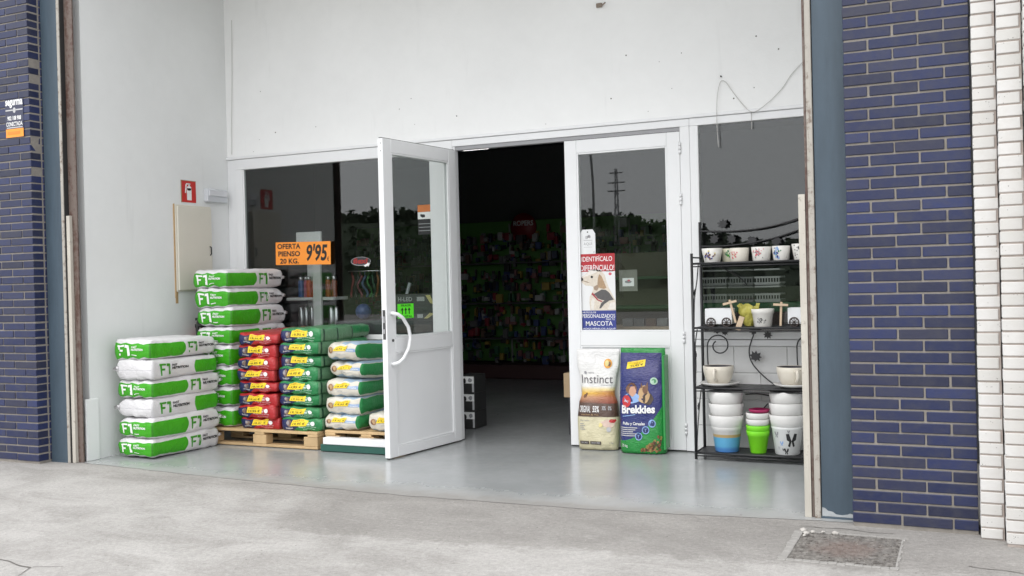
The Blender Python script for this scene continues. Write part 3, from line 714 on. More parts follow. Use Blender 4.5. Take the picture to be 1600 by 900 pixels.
def make_f1(seed):
    S = Sack(.40, .765, .170, seed, .007, .20, .06, .045)
    me = S.mesh('feed_sack', f1mat); parts = []
    pr = Print(S.fn('front')); f1logo(pr, -.165, -.058, .140, .104, ink_w); parts += pr.parts('logo')
    pr = Print(S.fn('front')); pr.text('FAST', -.008, .055, .020, .040, ink_w, .03, .2).text('NUTRITION', -.012, .125, -.008, .014, ink_w, .045).quad(-.01, .05, -.058, -.050, ink_w, 4, 1); parts += pr.parts('lettering')
    for face, a0 in (('right', .035), ('left', -.30)):
        pr = Print(S.fn(face)); f1logo(pr, a0, -.062, .125, .118, GR2); parts += pr.parts('logo')
        pr = Print(S.fn(face)); pr.text('FAST', a0+.138, a0+.205, .024, .048, ink_k, .035).text('NUTRITION', a0+.140, a0+.325, -.012, .016, ink_k, .05); parts += pr.parts('lettering')
    for sx in (1,):
        ear = MB(); p0 = S.S(sx*.86, .99, .1); ear.add([p0+Vector(d) for d in ((-.01*sx, -.012, .016), (.016*sx, .014, .020), (.030*sx, .040, .008), (.018*sx, .046, -.012), (0, .006, -.016))]+[p0+Vector((.016*sx, .020, .010)), p0+Vector((.014*sx, .022, -.006))],
                [(0, 1, 5), (1, 2, 5), (2, 3, 6, 5), (3, 4, 6), (4, 0, 5, 6), (0, 1, 2, 3, 4)], 0, True)
        parts.append(('ear', ear.mesh('ear', mat('sack_ear_white', (.70, .69, .70), .5))))
    return me, parts
F1 = [make_f1(k) for k in range(7)]
def place(kit, name, loc, rz, label, cat, group, sz=1, tilt=0):
    me, parts = kit
    o = link(name, me); o.location = loc; o.rotation_euler = (tilt, 0, rz); o.scale = (1, 1, sz)
    for pn, pm in parts: link(pn, pm, o)
    tag(o, label, cat, group); return o
ORD = ['lowest', 'second', 'third', 'fourth', 'fifth', 'sixth', 'seventh', 'top']
z = .006; hs = [.163, .163, .160, .158, .163, .166]
tx = ['green end out, lowest', 'green end out, second from bottom', 'white end out, third from bottom', 'green end out, fourth from bottom', 'white end out, fifth from bottom', 'green end out, topmost']
for k in range(6):
    rot = math.pi if k in (2, 4) else 0
    place(F1[k % 7], 'feed_sack', (-6.165+random.uniform(-.014, .014)-(.012 if k > 3 else 0), .795+random.uniform(-.02, .02), z+hs[k]/2), rot+R(-2.2)+random.uniform(-.028, .028),
          'green-white feed sack, '+tx[k]+', in the stack standing on the floor', 'sack', 'green and white feed sacks', hs[k]/.166)
    z += hs[k]-.002
PALZ = .150
z = PALZ; hs = [.183, .18, .182, .18, .17, .169, .169, .170]
for k in range(8):
    place(F1[(k+3) % 7], 'feed_sack', (-6.055+(.018, .012, .02, .008, .012, .018, -.005, -.008)[k], 1.602+random.uniform(-.006, .006), z+hs[k]/2), R(-1.5)+random.uniform(-.015, .015),
          'green-white feed sack, '+(ORD[k] if k < 7 else 'topmost')+(' from bottom' if 0 < k < 7 else '')+', in the tall stack in the corner', 'sack', 'green and white feed sacks', hs[k]/.166)
    z += hs[k]-.002

# --- red and green small sacks
def colour_sack(main, dark, side):
    def f(t, s, v):
        end = AND(t, gt(t, s, -1.01), lt(t, s, 1.01))
        c = t.mix(OR(t, gt(t, s, 1.02), gt(t, s, 9)), main, side)
        c = t.mix(gt(t, s, 9), c, t.mix(.5, main, side))
        nav = AND(t, end, lt(t, s, t.m_('MULTIPLY_ADD', v, .40, -.02)), lt(t, v, .70))
        c = t.mix(nav, c, (.018, .026, .10))
        for a, b in ((1.10, 1.16), (1.62, 1.67), (2.22, 2.26)): c = t.mix(AND(t, gt(t, s, a), lt(t, s, b)), c, dark)
        c = t.mix(AND(t, gt(t, s, 2.27), lt(t, s, 2.95), gt(t, v, -.2)), c, main)
        return c
    return f
redmat = printmat('red_navy_sack_print', colour_sack((.42, .018, .022), (.15, .01, .012), (.35, .03, .03)), .3, .5)
greenmat = printmat('green_navy_sack_print', colour_sack((.018, .20, .06), (.008, .05, .025), (.12, .25, .14)), .3, .5)
def make_small(seed, m, light, W=.425):
    S = Sack(W, .76, .110, seed, .008, .14, .05, .045); me = S.mesh('pet_food_sack', m, 14, 18, 7); parts = []
    pr = Print(S.fn('front'))
    x0 = -W/2
    pr.disc(x0+.085, .004, .030, .026, mat('fur_brown', (.22, .15, .12), .5, .4, 60), 12, 1, .2).disc(x0+.070, .012, .014, .016, mat('fur_grey', (.34, .31, .32), .5, .3, 60), 10, 2, .2).disc(x0+.105, .0, .013, .018, mat('fur_dark', (.10, .07, .07), .5, .3, 60), 10, 2, .2)
    parts += pr.parts('picture')
    pr = Print(S.fn('front'))
    pr.text('Brekkies', x0+.045, x0+.125, -.040, -.024, ink_lg, .03, shear=.002)
    pr.text('Buey y Verduras', x0+.19, x0+.37, -.026, -.013, light, .02, shear=.002).text('Complet', x0+.235, x0+.36, -.043, -.033, light, .02).quad(x0+.26, x0+.305, -.004, .014, light, 3, 1).quad(x0+.25, x0+.32, .02, .026, light, 3, 1)
    pr.disc(x0+.335, .012, .022, .020, ink_w, 14, 2)
    parts += pr.parts('lettering')
    lab = []
    for v in range(3):
        dx = (-.018, .0, .014)[v]; sh = (.006, .0, .010)[v]; sl = (.03, .012, .022)[v]; dy = (.0, .004, -.003)[v]
        pr = Print(S.fn('front', .004)); a = x0+.115+dx; b = -.016+dy
        pr.quad(a, a+.170, b, b+.056, ink_y, 6, 3, slant=sl, shear=sh)
        me_l = pr.parts('price_label')[0][1]
        pr = Print(S.fn('front', .0046)); pr.text('OFERTA', a+.03, a+.15, b+.038, b+.050, mat('label_print', (.45, .25, .01), .5), .01, sl/.05, 1, sh).text('19,95 €', a+.022, a+.150, b+.008, b+.030, ink_k, .01, sl/.05, 1, sh)
        lab.append((me_l, pr.parts('price')))
    return me, parts, lab
pk = mat('ink_pale_pink', (.66, .42, .42), .5); pg = mat('ink_pale_green', (.50, .64, .54), .5)
RED = [make_small(10+k, redmat, pk) for k in range(4)]; GRN = [make_small(20+k, greenmat, pg) for k in range(4)]
def small_stack(kits, x, y, zb, hs, colour, grp, wob):
    z = zb
    for k, h_ in enumerate(hs):
        me, parts, lab = kits[(k*3) % 4]; top = k == len(hs)-1
        o = place((me, parts), 'pet_food_sack', (x+wob[k]+random.uniform(-.006, .006), y+random.uniform(-.022, .016), z+h_/2), R(-.8)+random.uniform(-.035, .035),
                  colour+' pet food sack, yellow price label, '+('topmost' if top else ORD[k]+(' from bottom' if k else ''))+' of its stack', 'sack', grp, h_/.106, random.uniform(-.01, .01))
        ml, mt = lab[random.randrange(3)]
        lo = link('price_label', ml, o); [link(a_, b_, lo) for a_, b_ in mt]
        z += h_-.0015
small_stack(RED, -5.585, 1.60, PALZ, [.100, .104, .106, .108, .104, .098, .114, .112], 'red and navy', 'red pet food sacks', [.0, -.004, .004, .01, .0, .006, .018, .038])
small_stack(GRN, -5.155, 1.60, PALZ, [.104, .106, .108, .108, .112, .110, .112, .118], 'green and navy', 'green pet food sacks', [.005, .0, .006, .012, .018, .022, .03, .024])

# --- cream sacks
def cream(t, s, v):
    c = t.mix(gt(t, s, 9), (.64, .60, .52), (.56, .54, .48))
    side = AND(t, gt(t, s, t.m_('MULTIPLY_ADD', t.m_('MULTIPLY', v, v), .10, .86)), lt(t, s, 3.2))
    c = t.mix(side, c, (.018, .20, .055))
    c = t.mix(AND(t, gt(t, s, .25), lt(t, s, .86), gt(t, v, -.12), lt(t, v, .34)), c, (.30, .42, .62))
    c = t.mix(AND(t, gt(t, s, -.55), lt(t, s, .25), gt(t, v, .05), lt(t, v, .34)), c, (.10, .33, .20))
    return t.mix(AND(t, gt(t, s, 11.9), lt(t, s, 12.98), lt(t, v, .2)), c, (.30, .40, .50))
creammat = printmat('cream_green_sack_print', cream, .45, .35)
def make_cream(seed):
    S = Sack(.37, .74, .148, seed, .012, .30, .08, .08); me = S.mesh('cereal_sack', creammat, 14, 18, 8); parts = []
    pr = Print(S.fn('front', .004)); pr.disc(-.135, .006, .030, .036, mat('portrait_brown', (.34, .18, .10), .5, .4, 50), 16, 1).disc(-.130, .010, .016, .022, ink_tan, 12, 2, .15).disc(-.15, -.004, .008, .02, mat('portrait_dark', (.12, .06, .04), .5, .3, 50), 10, 2)
    parts += pr.parts('picture')
    pr = Print(S.fn('front', .004)); pr.text('Cereales', .055, .145, .0, .015, ink_w, .02).quad(-.07, .05, -.044, -.040, ink_lg, 5, 1).text('Natural', -.06, -.01, -.036, -.026, ink_gr, .0)
    parts += pr.parts('lettering')
    pr = Print(S.fn('front', .005)); pr.quad(-.105, .045, -.004, .052, ink_y, 6, 3, slant=.03, shear=.008); l1 = pr.parts('price_label')[0][1]
    pr = Print(S.fn('front', .0056)); pr.text('19,95 €', -.085, .045, .006, .028, ink_k, .01, .6, 1, .008).text('OFERTA', -.065, .05, .034, .046, mat('label_print', (.45, .25, .01), .5), .01, .6, 1, .008); l2 = pr.parts('price')
    return me, parts, (l1, l2)
CRM = [make_cream(30+k) for k in range(5)]
cps = [(-4.725, 1.60, .142, -.05, 'lowest, on the pallet'), (-4.73, 1.60, .142, .05, 'second from the pallet'), (-4.705, 1.61, .145, -.03, 'third from the pallet'), (-4.655, 1.64, .150, -.13, 'fourth from the pallet, skewed'), (-4.665, 1.61, .156, -.17, 'topmost of the sagging stack')]
z = .168
for k, (x, y, h_, rz, tx_) in enumerate(cps):
    me, parts, (l1, l2) = CRM[k % 5]
    o = place((me, parts), 'cereal_sack', (x, y, z+h_/2), rz, 'cream sack with green side, '+tx_+', beside the open door', 'sack', 'cream and green sacks', h_/.142, (0, .015, -.01, -.03, -.05)[k])
    lo = link('price_label', l1, o); [link(a_, b_, lo) for a_, b_ in l2]; z += h_-.004
me, parts, (l1, l2) = CRM[1]
o = place((me, parts), 'cereal_sack', (-4.33, 1.62, .168+.076), .05, 'cream sack partly hidden behind the bottom of the open door', 'sack', 'cream and green sacks', 1.05)
lo = link('price_label', l1, o); [link(a_, b_, lo) for a_, b_ in l2]

# --- pallets
def pallet(x0, x1, y0, y1, zt, label):
    o = empty('pallet', ((x0+x1)/2, (y0+y1)/2, .006)); tag(o, label, 'pallet', 'wooden pallets'); hx = (x1-x0)/2; hy = (y1-y0)/2
    n = 7; pit = 2*hy/n
    for i in range(n): MB().cbox(-hx, hx, -hy+i*pit, -hy+(i+1)*pit-.022, zt-.022, zt-.0005, .003).build('plank', wood, o)
    for x in (-hx, -.05, hx-.1): MB().cbox(x, x+.1, -hy, hy-.02, zt-.043, zt-.0225, .003).build('bearer', wood, o)
    for y in (-hy, -.05, hy-.12):
        MB().cbox(-hx, hx, y, y+.1, .0, .02, .003).build('bottom_plank', wood, o)
        for x in (-hx+.001, -.07, hx-.141): MB().cbox(x, x+.14, y+.002, y+.098, .0205, zt-.0435, .004).build('block', wood, o)
    return o
pallet(-6.16, -4.955, 1.20, 1.985, .143, 'wooden pallet under the red and green sack stacks')
pallet(-4.905, -4.10, 1.24, 1.985, .161, 'wooden pallet under the cream sacks, half behind the open door')
pb = empty('platform_scale', (-4.55, 1.16, .006)); tag(pb, 'flat white tray with dark green base in front of the cream sacks', 'tray')
MB().cbox(-.345, .30, -.005, .07, 0, .057, .004).build('base', mat('dark_green_plastic', (.018, .085, .065), .4), pb)
MB().cbox(-.315, .30, -.012, .066, .0575, .114, .005).build('tray', mat('white_plastic', (.74, .74, .75), .35, .03), pb)

# ------------------------------------------------------------------ standing sacks
class Stand:
    def __init__(s, W, D, H, wp, dp, seed, lean=0): s.W, s.D, s.H, s.wp, s.dp, s.seed, s.lean = W, D, H, wp, dp, seed, lean
    def prof(s, tab, h):
        for (a, x), (b, y) in zip(tab[:-1], tab[1:]):
            if h <= b: q = (h-a)/(b-a); q = q*q*(3-2*q); return x*(1-q)+y*q
        return tab[-1][1]
    def P(s, u, h, side=-1):
        """u -1..1 across, side -1 front / 1 back"""
        w_ = s.W/2*s.prof(s.wp, h); d = s.D/2*s.prof(s.dp, h)
        x = w_*u; y = d*side*(1-abs(u)**4)**.5
        n = noise.noise(Vector((u*2.2+s.seed*5, h*5, side)))+.5*noise.noise(Vector((u*6+s.seed, h*11, side)))
        fade = 1-abs(u)**3
        y += (.012*n*fade - .006*fade*max(0, math.sin(h*40+u*3))*(h > .85))*(1 if side < 0 else .3)
        return Vector((x, y+s.lean*h, h*s.H))
    def mesh(s, name, m, nu=22, nh=34):
        bm = bmesh.new(); uv = bm.loops.layers.uv.new('print'); rings = []
        for j in range(nh+1):
            h = j/nh; ring = []
            for i in range(nu): ring.append((-math.cos(math.pi*i/nu), -1))
            for i in range(nu): ring.append((math.cos(math.pi*i/nu), 1))
            rings.append([(bm.verts.new(s.P(u, h, sd_)), u, h, sd_) for u, sd_ in ring])
        n = 2*nu
        for j in range(nh):
            for i in range(n):
                q = [rings[j][i], rings[j][(i+1) % n], rings[j+1][(i+1) % n], rings[j+1][i]]
                f = bm.faces.new([a[0] for a in q]); f.smooth = True
                back = i >= nu
                for lp, a in zip(f.loops, q): lp[uv].uv = (a[1]+(10 if back else 0), a[2])
        bm.faces.new([a[0] for a in rings[-1]]); bm.faces.new([a[0] for a in rings[0]][::-1])
        me = bpy.data.meshes.new(name); bmesh.ops.recalc_face_normals(bm, faces=bm.faces[:]); bm.to_mesh(me); bm.free(); me.materials.append(m); return me
    def fn(s): return lambda a, b, l: s.P(a, b, -1)+Vector((0, -.003-.0008*l, 0))

def inst(t, s, v):
    co = t.co(); nz = t.m_('MULTIPLY_ADD', t.noise(co, 14, 4), .05, -.025); vv = t.m_('ADD', v, nz)
    nd = t.n('ShaderNodeValToRGB'); t.put(nd.inputs[0], v); e = nd.color_ramp.elements
    stops = [(0, (.60, .55, .36)), (.325, (.62, .57, .39)), (.33, (.075, .04, .028)), (.46, (.09, .05, .035)), (.475, (.22, .09, .05)), (.52, (.50, .26, .14)), (.56, (.72, .42, .06)), (.60, (.74, .60, .30)), (.63, (.74, .73, .70)), (1, (.74, .73, .72))]
    for i, (p_, c_) in enumerate(stops):
        el = e[i] if i < 2 else e.new(p_)
        el.position = p_; el.color = (*c_, 1)
    sx = t.ramp(s, -.6, .9)
    c = nd.outputs[0]
    band = AND(t, gt(t, v, .46), lt(t, v, .585)); return t.mix(t.m_('MULTIPLY', AND(t, band, sx), .6), c, (.30, .045, .02))
S1 = Stand(.345, .15, .80, [(0, .93), (.1, .97), (.3, 1.0), (.45, .93), (.56, .78), (.70, .86), (.85, 1.0), (1, 1.02)], [(0, .7), (.08, 1.0), (.35, .95), (.55, .62), (.8, .34), (.95, .10), (1, .05)], 3, .045)
me = S1.mesh('standing_sack', printmat('white_brown_sack_print', inst, .32, .5))
o = link('standing_sack', me); o.location = (-2.725, 1.905, .007); o.rotation_euler = (0, 0, R(6)); tag(o, 'white and cream pet food sack with brown band standing against the door leaf', 'sack')
pr = Print(S1.fn()); pr.text('Instinct', -.86, .86, .66, .745, mat('instinct_ink', (.10, .09, .10), .5), -.004).text('nature', -.50, -.18, .755, .772, ink_gr, .0).disc(-.62, .765, .07, .016, ink_gr, 12).text('animal nutrition', .20, .84, .638, .65, ink_gr, 0)
pr.text('ORIGINAL', -.88, -.30, .372, .438, ink_w, .01).text('55%', -.20, .12, .374, .436, ink_w, .02).text('30%', .26, .46, .395, .436, ink_lg, .01).text('0%', .58, .74, .395, .436, ink_lg, .01).text('chicken & rice', -.75, .1, .343, .358, ink_tan, .0)
pr.text('Adult medium', -.80, -.35, .285, .30, ink_gr, 0).cut()
for k in range(4): pr.quad(-.82, -.62+.06*(k % 2), .255-.018*k, .261-.018*k, ink_gr, 3, 1)
pr.cut().quad(-.84, -.38, .055, .088, mat('dark_brown_box', (.06, .045, .035), .5), 5, 2).quad(-.32, .22, .055, .088, mat('dark_brown_box', (.06, .045, .035), .5), 5, 2).text('NATURAL', -.78, -.44, .063, .080, ink_lg, 0).text('GRAIN FREE', -.28, .18, .063, .080, ink_lg, 0).text('3 kg', .62, .80, .06, .082, ink_gr, 0)
pr.build('lettering', o)
pr = Print(S1.fn()); pr.disc(.50, .855, .20, .048, mat('badge_orange', (.72, .33, .05), .5, .2, 30)).disc(.46, .86, .10, .03, ink_ye2, lift=2, rag=.2).disc(.57, .85, .06, .024, ink_br, lift=2, rag=.2).cut()
pr.disc(-.72, .535, .10, .018, ink_br, 9, 1, .3).disc(-.62, .555, .05, .014, ink_br, 9, 1, .3).cut().disc(.55, .265, .32, .040, mat('ingredient_pale', (.66, .50, .42), .5, .2, 40), 14, 1, .2).disc(.74, .29, .16, .022, ink_r, 10, 2, .3).disc(.20, .25, .10, .02, ink_ye2, 9, 2, .3).disc(.58, .205, .11, .026, ink_lg, 12, 2)
pr.build('picture', o)

def brek(t, s, v):
    co = t.co(); c = t.mix(t.ramp(t.m_('ADD', t.m_('MULTIPLY', s, .3), v), .35, .9), (.018, .028, .15), (.034, .034, .15))
    d1 = t.m_('MULTIPLY_ADD', t.m_('MULTIPLY', s, s), .10, .93)
    low = lt(t, v, t.m_('MULTIPLY_ADD', t.m_('POWER', t.m_('MAXIMUM', t.m_('ADD', s, 1.0), .0), 2.2), .085, .115))
    g = OR(t, low, gt(t, v, .955), gt(t, s, .86))
    return t.mix(g, c, (.018, .24, .045))
S2 = Stand(.375, .19, .815, [(0, .97), (.12, 1.0), (.5, 1.0), (.8, .98), (1, .95)], [(0, .85), (.1, 1.0), (.4, .95), (.7, .75), (.9, .35), (.97, .22), (1, .2)], 8, .03)
me = S2.mesh('standing_sack', printmat('blue_green_sack_print', brek, .25, .55))
o = link('standing_sack', me); o.location = (-2.335, 1.865, .007); o.rotation_euler = (0, 0, R(3)); tag(o, 'blue and green pet food sack with yellow price label standing beside the white one', 'sack')
pr = Print(S2.fn()); pr.text('Brekkies', -.84, .60, .375, .455, ink_w, .04, 0, 2, .012).quad(-.80, -.25, .345, .352, ink_lb, 6, 1, shear=.02).text('Pollo y Cereales', -.78, .16, .262, .298, ink_w, .02)
pr.cut()
for k in range(5): pr.quad(-.88, -.15-.09*(k % 3), .240-.019*k, .248-.019*k, ink_lg, 6, 1)
pr.text('20 kg', -.86, -.60, .05, .085, ink_w, .0); pr.build('lettering', o)
pr = Print(S2.fn())
pr.disc(-.42, .615, .24, .055, ink_br, 12, 1, .15).disc(-.36, .59, .15, .05, ink_sk, 12, 2, .1).disc(-.40, .525, .34, .052, ink_lb, 12, 1, .12).disc(.12, .56, .26, .085, ink_tan, 14, 2, .12).disc(.20, .61, .14, .04, ink_br, 10, 3, .2).poly([(-.02, .62), (.02, .68), (.08, .63)], ink_br, 3).poly([(.20, .63), (.28, .685), (.32, .62)], ink_br, 3).disc(.30, .52, .22, .06, mat('fur_dark2', (.07, .045, .03), .5, .3, 40), 12, 1, .15)
pr.disc(-.62, .495, .20, .058, ink_r, 18, 3).text('AFFINITY', -.74, -.50, .487, .503, ink_w, .0, 0, 5).cut()
pr.disc(.55, .69, .16, .035, mat('seal_pale', (.45, .62, .50), .5), 18, 2).disc(.55, .69, .10, .022, mat('seal_green', (.10, .30, .14), .5), 14, 3).cut()
for a, b in ((-.10, .165), (.20, .225), (.47, .29)): pr.disc(a, b, .155, .038, ink_lb, 18, 2).disc(a, b, .12, .029, ink_n, 18, 3).text('Y', a-.045, a+.045, b-.016, b+.016, ink_lb, .03, 0, 5).cut()
random.seed(5)
kb = [mat('kibble_a', (.20, .085, .035), .5, .3, 60), mat('kibble_b', (.33, .17, .07), .5, .3, 60), mat('kibble_c', (.09, .045, .025), .5, .3, 60), mat('kibble_d', (.25, .22, .06), .5, .3, 60)]
for k in range(70):
    a = random.uniform(.0, .84); b = random.uniform(.025, .04+.19*max(0, (a+.05))**1.4); pr.disc(a, b, random.uniform(.035, .06), random.uniform(.009, .015), random.choice(kb), 8, 2+k % 4, .2)
pr.build('picture', o)
pr = Print(S2.fn()); pr.quad(-.66, .14, .80, .865, ink_y, 8, 3, slant=.03, shear=.028, lift=2); lo = pr.build('price_label', o)
pr = Print(S2.fn()); pr.text('OFERTA', -.52, .08, .842, .857, mat('label_print', (.45, .25, .01), .5), .0, .3, 4, .024).text('22,45 €', -.50, .06, .812, .834, ink_k, .01, .3, 4, .022); pr.build('price', lo)
sg = MB().cbox(-.02, .0, -.07, .07, .03, .76, .004).build('gusset', mat('gusset_green', (.03, .26, .06), .35, .1), o); sg.location = (.190, .005, 0); sg.scale = (1, 1, 1)

# ------------------------------------------------------------------ signs and stickers on the glass
YG = 2.0105
def signface(name, x0, x1, z0, z1, y, label, m, cat='sign', th=.0012):
    o = empty(name, ((x0+x1)/2, y, (z0+z1)/2)); tag(o, label, cat); w_, h_ = (x1-x0)/2, (z1-z0)/2
    MB().box(-w_, w_, -th, 0, -h_, h_).build('panel', m, o)
    return o, Print(planefn((0, -th, 0), (1, 0, 0), (0, 0, 1), (0, -1, 0), .0005)), w_, h_
o, pr, w_, h_ = signface('price_sign', -5.938, -5.318, 1.572, 1.785, 1.984, 'orange sign reading OFERTA PIENSO 20 KG. 9\'95 on the left window', mat('sign_orange', (.90, .30, .035), .5, .04), 'sign', .003)
o.rotation_euler = (0, R(1.0), 0)
pr.text('OFERTA', -w_+.02, -w_+.285, .043, .092, ink_k, .03).text('PIENSO', -w_+.03, -w_+.28, -.027, .022, ink_k, .03).text('20 KG.', -w_+.05, -w_+.265, -.095, -.047, ink_k, .03)
pr.text("9'95", .03, .262, -.075, .085, ink_k, .03, .12).text('€', .272, .292, -.075, -.035, ink_k, .02); pr.build('print', o)
o, pr, w_, h_ = signface('round_sticker', -5.118, -4.905, 1.54, 1.63, YG, 'dark oval sticker with red lettering and white rim on the left window', mat('sticker_dark', (.03, .03, .034), .4), 'sticker', .0006)
o.children[0].hide_render = False
bpy.data.objects.remove(o.children[0])
pr.disc(0, 0, w_, h_*.9, ink_gr, 28, 1).disc(0, .002, w_*.95, h_*.78, mat('sticker_dark', (.03, .03, .034), .4), 28, 2).text('flexi', -.085, .07, -.022, .030, mat('logo_red', (.30, .02, .02), .5), .04, .15, 5).poly([(.03, -.04), (.06, -.026), (.075, -.012), (.088, -.022), (.103, -.024), (.088, -.034), (.085, -.05), (.07, -.042), (.05, -.052)], ink_w, 4); pr.build('print', o)
o, pr, w_, h_ = signface('alarm_sticker', -4.405, -4.254, 1.80, 2.062, YG, 'orange, white and black camera notice on the window seen through the open door', ink_k, 'sticker', .0006)
pr.quad(-w_, w_, h_-.062, h_, mat('notice_orange', (.62, .19, .05), .5), 1, 1).quad(-w_, w_, h_-.125, h_-.063, ink_w, 1, 1).poly([(-.05, h_-.08), (-.005, h_-.085), (-.002, h_-.108), (-.03, h_-.112), (-.05, h_-.10)], ink_k, 2)
for k in range(3): pr.quad(-w_*.9, w_, h_-.17-.03*k, h_-.163-.03*k, ink_gr, 1, 1)
pr.build('print', o)
# poster of a dog, made as printed shapes
o, pr, w_, h_ = signface('dog_poster', -2.888, -2.588, .951, 1.578, 2.0055, 'poster with a pale dog between red and blue bands on the closed door leaf', mat('poster_white', (.74, .74, .74), .45, .03), 'poster', .001)
pr.quad(-w_, w_, h_-.145, h_, mat('poster_red', (.42, .02, .03), .45, .06), 1, 1).cut().text('¡IDENTIFÍCALO', -w_+.006, w_-.022, h_-.072, h_-.012, ink_w, .008).text('DIFERÉNCIALO!', -w_+.006, w_-.006, h_-.138, h_-.080, ink_w, .008)
pr.quad(-w_, w_, -h_, -h_+.165, mat('poster_blue', (.035, .05, .24), .45, .06), 1, 1).cut().text('ARTÍCULOS', -w_+.010, -w_+.13, -h_+.143, -h_+.160, ink_w, .008).text('PERSONALIZADOS', -w_+.008, w_-.008, -h_+.105, -h_+.136, ink_w, .008).text('PARA TU', w_-.085, w_-.012, -h_+.086, -h_+.100, ink_w, .008).text('MASCOTA', -w_+.04, w_-.03, -h_+.040, -h_+.078, ink_w, .008).text('¡ADQUIÉRELOS AQUÍ!', -w_+.008, w_-.006, -h_+.008, -h_+.026, ink_w, .008)
fur = mat('fur_cream', (.66, .59, .50), .6, .25, 55); fur2 = mat('fur_tan', (.40, .27, .16), .6, .35, 55); fur3 = mat('fur_light', (.74, .70, .65), .6, .15, 55)
Y_ = lambda pts: [(a*w_, -h_+b*2*h_) for a, b in pts]
pr.poly(Y_([(-.92, .63), (-.98, .665), (-.93, .70), (-.70, .735), (-.45, .79), (-.15, .80), (.20, .785), (.42, .72), (.50, .64), (.62, .56), (.92, .42), (1.0, .38), (1.0, .265), (-.45, .265), (-.50, .36), (-.48, .44), (-.30, .52), (-.25, .57), (-.45, .585), (-.70, .59)]), fur, 1)
pr.poly(Y_([(.10, .735), (.25, .70), (.42, .60), (.50, .555), (.35, .54), (.05, .56), (-.02, .61), (.02, .68)]), fur2, 2)
pr.poly(Y_([(-.30, .47), (.22, .535), (.45, .53), (.66, .49), (.90, .40), (.55, .385), (.2, .40), (-.02, .42), (-.15, .46)]), mat('harness_grey', (.10, .095, .095), .6, .2, 30), 2)
pr.poly(Y_([(-.38, .475), (-.30, .50), (-.12, .445), (.02, .405), (.25, .385), (.2, .37), (-.05, .395), (-.22, .44)]), mat('harness_red', (.35, .06, .07), .5), 3)
pr.poly(Y_([(.05, .29), (.18, .36), (.40, .40), (.62, .385), (.35, .345), (.15, .29)]), mat('harness_grey', (.10, .095, .095), .6, .2, 30), 3)
pr.poly(Y_([(-.40, .275), (-.25, .275), (-.2, .40), (-.30, .43), (-.40, .38)]), fur3, 2)
pr.poly(Y_([(-.95, .655), (-.80, .645), (-.60, .628), (-.42, .622), (-.58, .640), (-.80, .655)]), mat('fur_shadow', (.34, .25, .18), .6, .3, 60), 2).poly(Y_([(-.25, .57), (.0, .60), (.05, .555), (-.05, .52), (-.2, .53)]), mat('fur_shadow', (.34, .25, .18), .6, .3, 60), 2).poly(Y_([(-.92, .69), (-.70, .73), (-.45, .785), (-.15, .795), (.0, .77), (-.2, .745), (-.5, .72)]), fur3, 2).poly(Y_([(.02, .61), (.12, .70), (.06, .62), (.1, .57)]), mat('fur_shadow', (.34, .25, .18), .6, .3, 60), 3).poly(Y_([(.55, .28), (.98, .28), (.98, .37), (.7, .36)]), fur3, 2)
pr.disc(-.93*w_, -h_+.672*2*h_, .016, .014, ink_k, 10, 3).disc(-.33*w_, -h_+.70*2*h_, .011, .010, ink_k, 10, 3)
pr.cut().quad(.5*w_, .9*w_, -h_+.765*2*h_, -h_+.775*2*h_, ink_gr, 1, 1).disc(.72*w_, -h_+.735*2*h_, .014, .012, ink_pk, 10, 1)
pr.build('print', o)
o = empty('sticker_tag', (-2.816, 2.0055, 1.682)); tag(o, 'white tag-shaped sticker reading AQUÍ above the dog poster', 'sticker')
tagshape = [(-.066, -.104), (.066, -.104), (.066, .062), (.044, .096), (-.044, .096), (-.066, .062)]
pr = Print(planefn((0, 0, 0), (1, 0, 0), (0, 0, 1), (0, -1, 0), .0006)); pr.poly(tagshape, mat('tag_white', (.72, .73, .73), .45), 1); pr.build('panel', o)
pr = Print(planefn((0, 0, 0), (1, 0, 0), (0, 0, 1), (0, -1, 0), .0006)); pr.disc(0, .075, .006, .006, ink_k, 10, 2).cut().disc(-.008, .032, .016, .014, ink_lg, 10, 2).disc(.012, .036, .014, .016, ink_gr, 10, 2).disc(.01, .022, .008, .008, ink_w, 8, 3).cut().quad(-.035, .04, .004, .010, ink_lg, 1, 1, lift=2).text('AQUÍ', -.036, .038, -.036, -.004, ink_gr, .0, 0, 2).quad(-.035, .035, -.05, -.046, ink_lg, 1, 1, lift=2).quad(.045, .06, -.095, -.085, ink_lg, 1, 1, lift=2); pr.build('print', o)
o, pr, w_, h_ = signface('small_notice', -2.562, -2.41, 1.268, 1.44, 2.030, 'small grey notice with a white card behind the closed door glass', mat('notice_grey', (.20, .20, .17), .6, .2, 20), 'notice', .002)
pr.quad(-.048, .048, -.046, .02, ink_w, 1, 1).disc(.0, -.01, .030, .012, ink_gr, 10, 2).disc(.005, .0, .012, .008, ink_pk, 8, 3); pr.build('print', o)
# green notice on the open leaf
o = empty('green_notice', (0, 0, 0)); tag(o, 'bright green notice reading FRAGIL CRISTAL on the open door glass', 'sign')
o.location = dl.location; o.rotation_euler = dl.rotation_euler
pr = Print(planefn((.728, .0292, 1.153), (-1, 0, 0), (0, 0, 1), (0, 1, 0), .0006)); pr.quad(-.105, .105, -.058, .058, ink_fl, 1, 1); pr.build('panel', o)
pr = Print(planefn((.728, .0292, 1.153), (-1, 0, 0), (0, 0, 1), (0, 1, 0), .0006)); pr.text('FRAGIL', -.06, .075, .036, .053, ink_k, .02).text('CRISTAL', -.07, .085, -.053, -.036, ink_k, .02)
for a in (-.045, .0, .045): pr.poly([(a-.018, .006), (a, .03), (a+.018, .006)], ink_k, 2).quad(a-.006, a+.006, -.025, .006, ink_k, 1, 1, lift=2).cut()
pr.build('print', o)

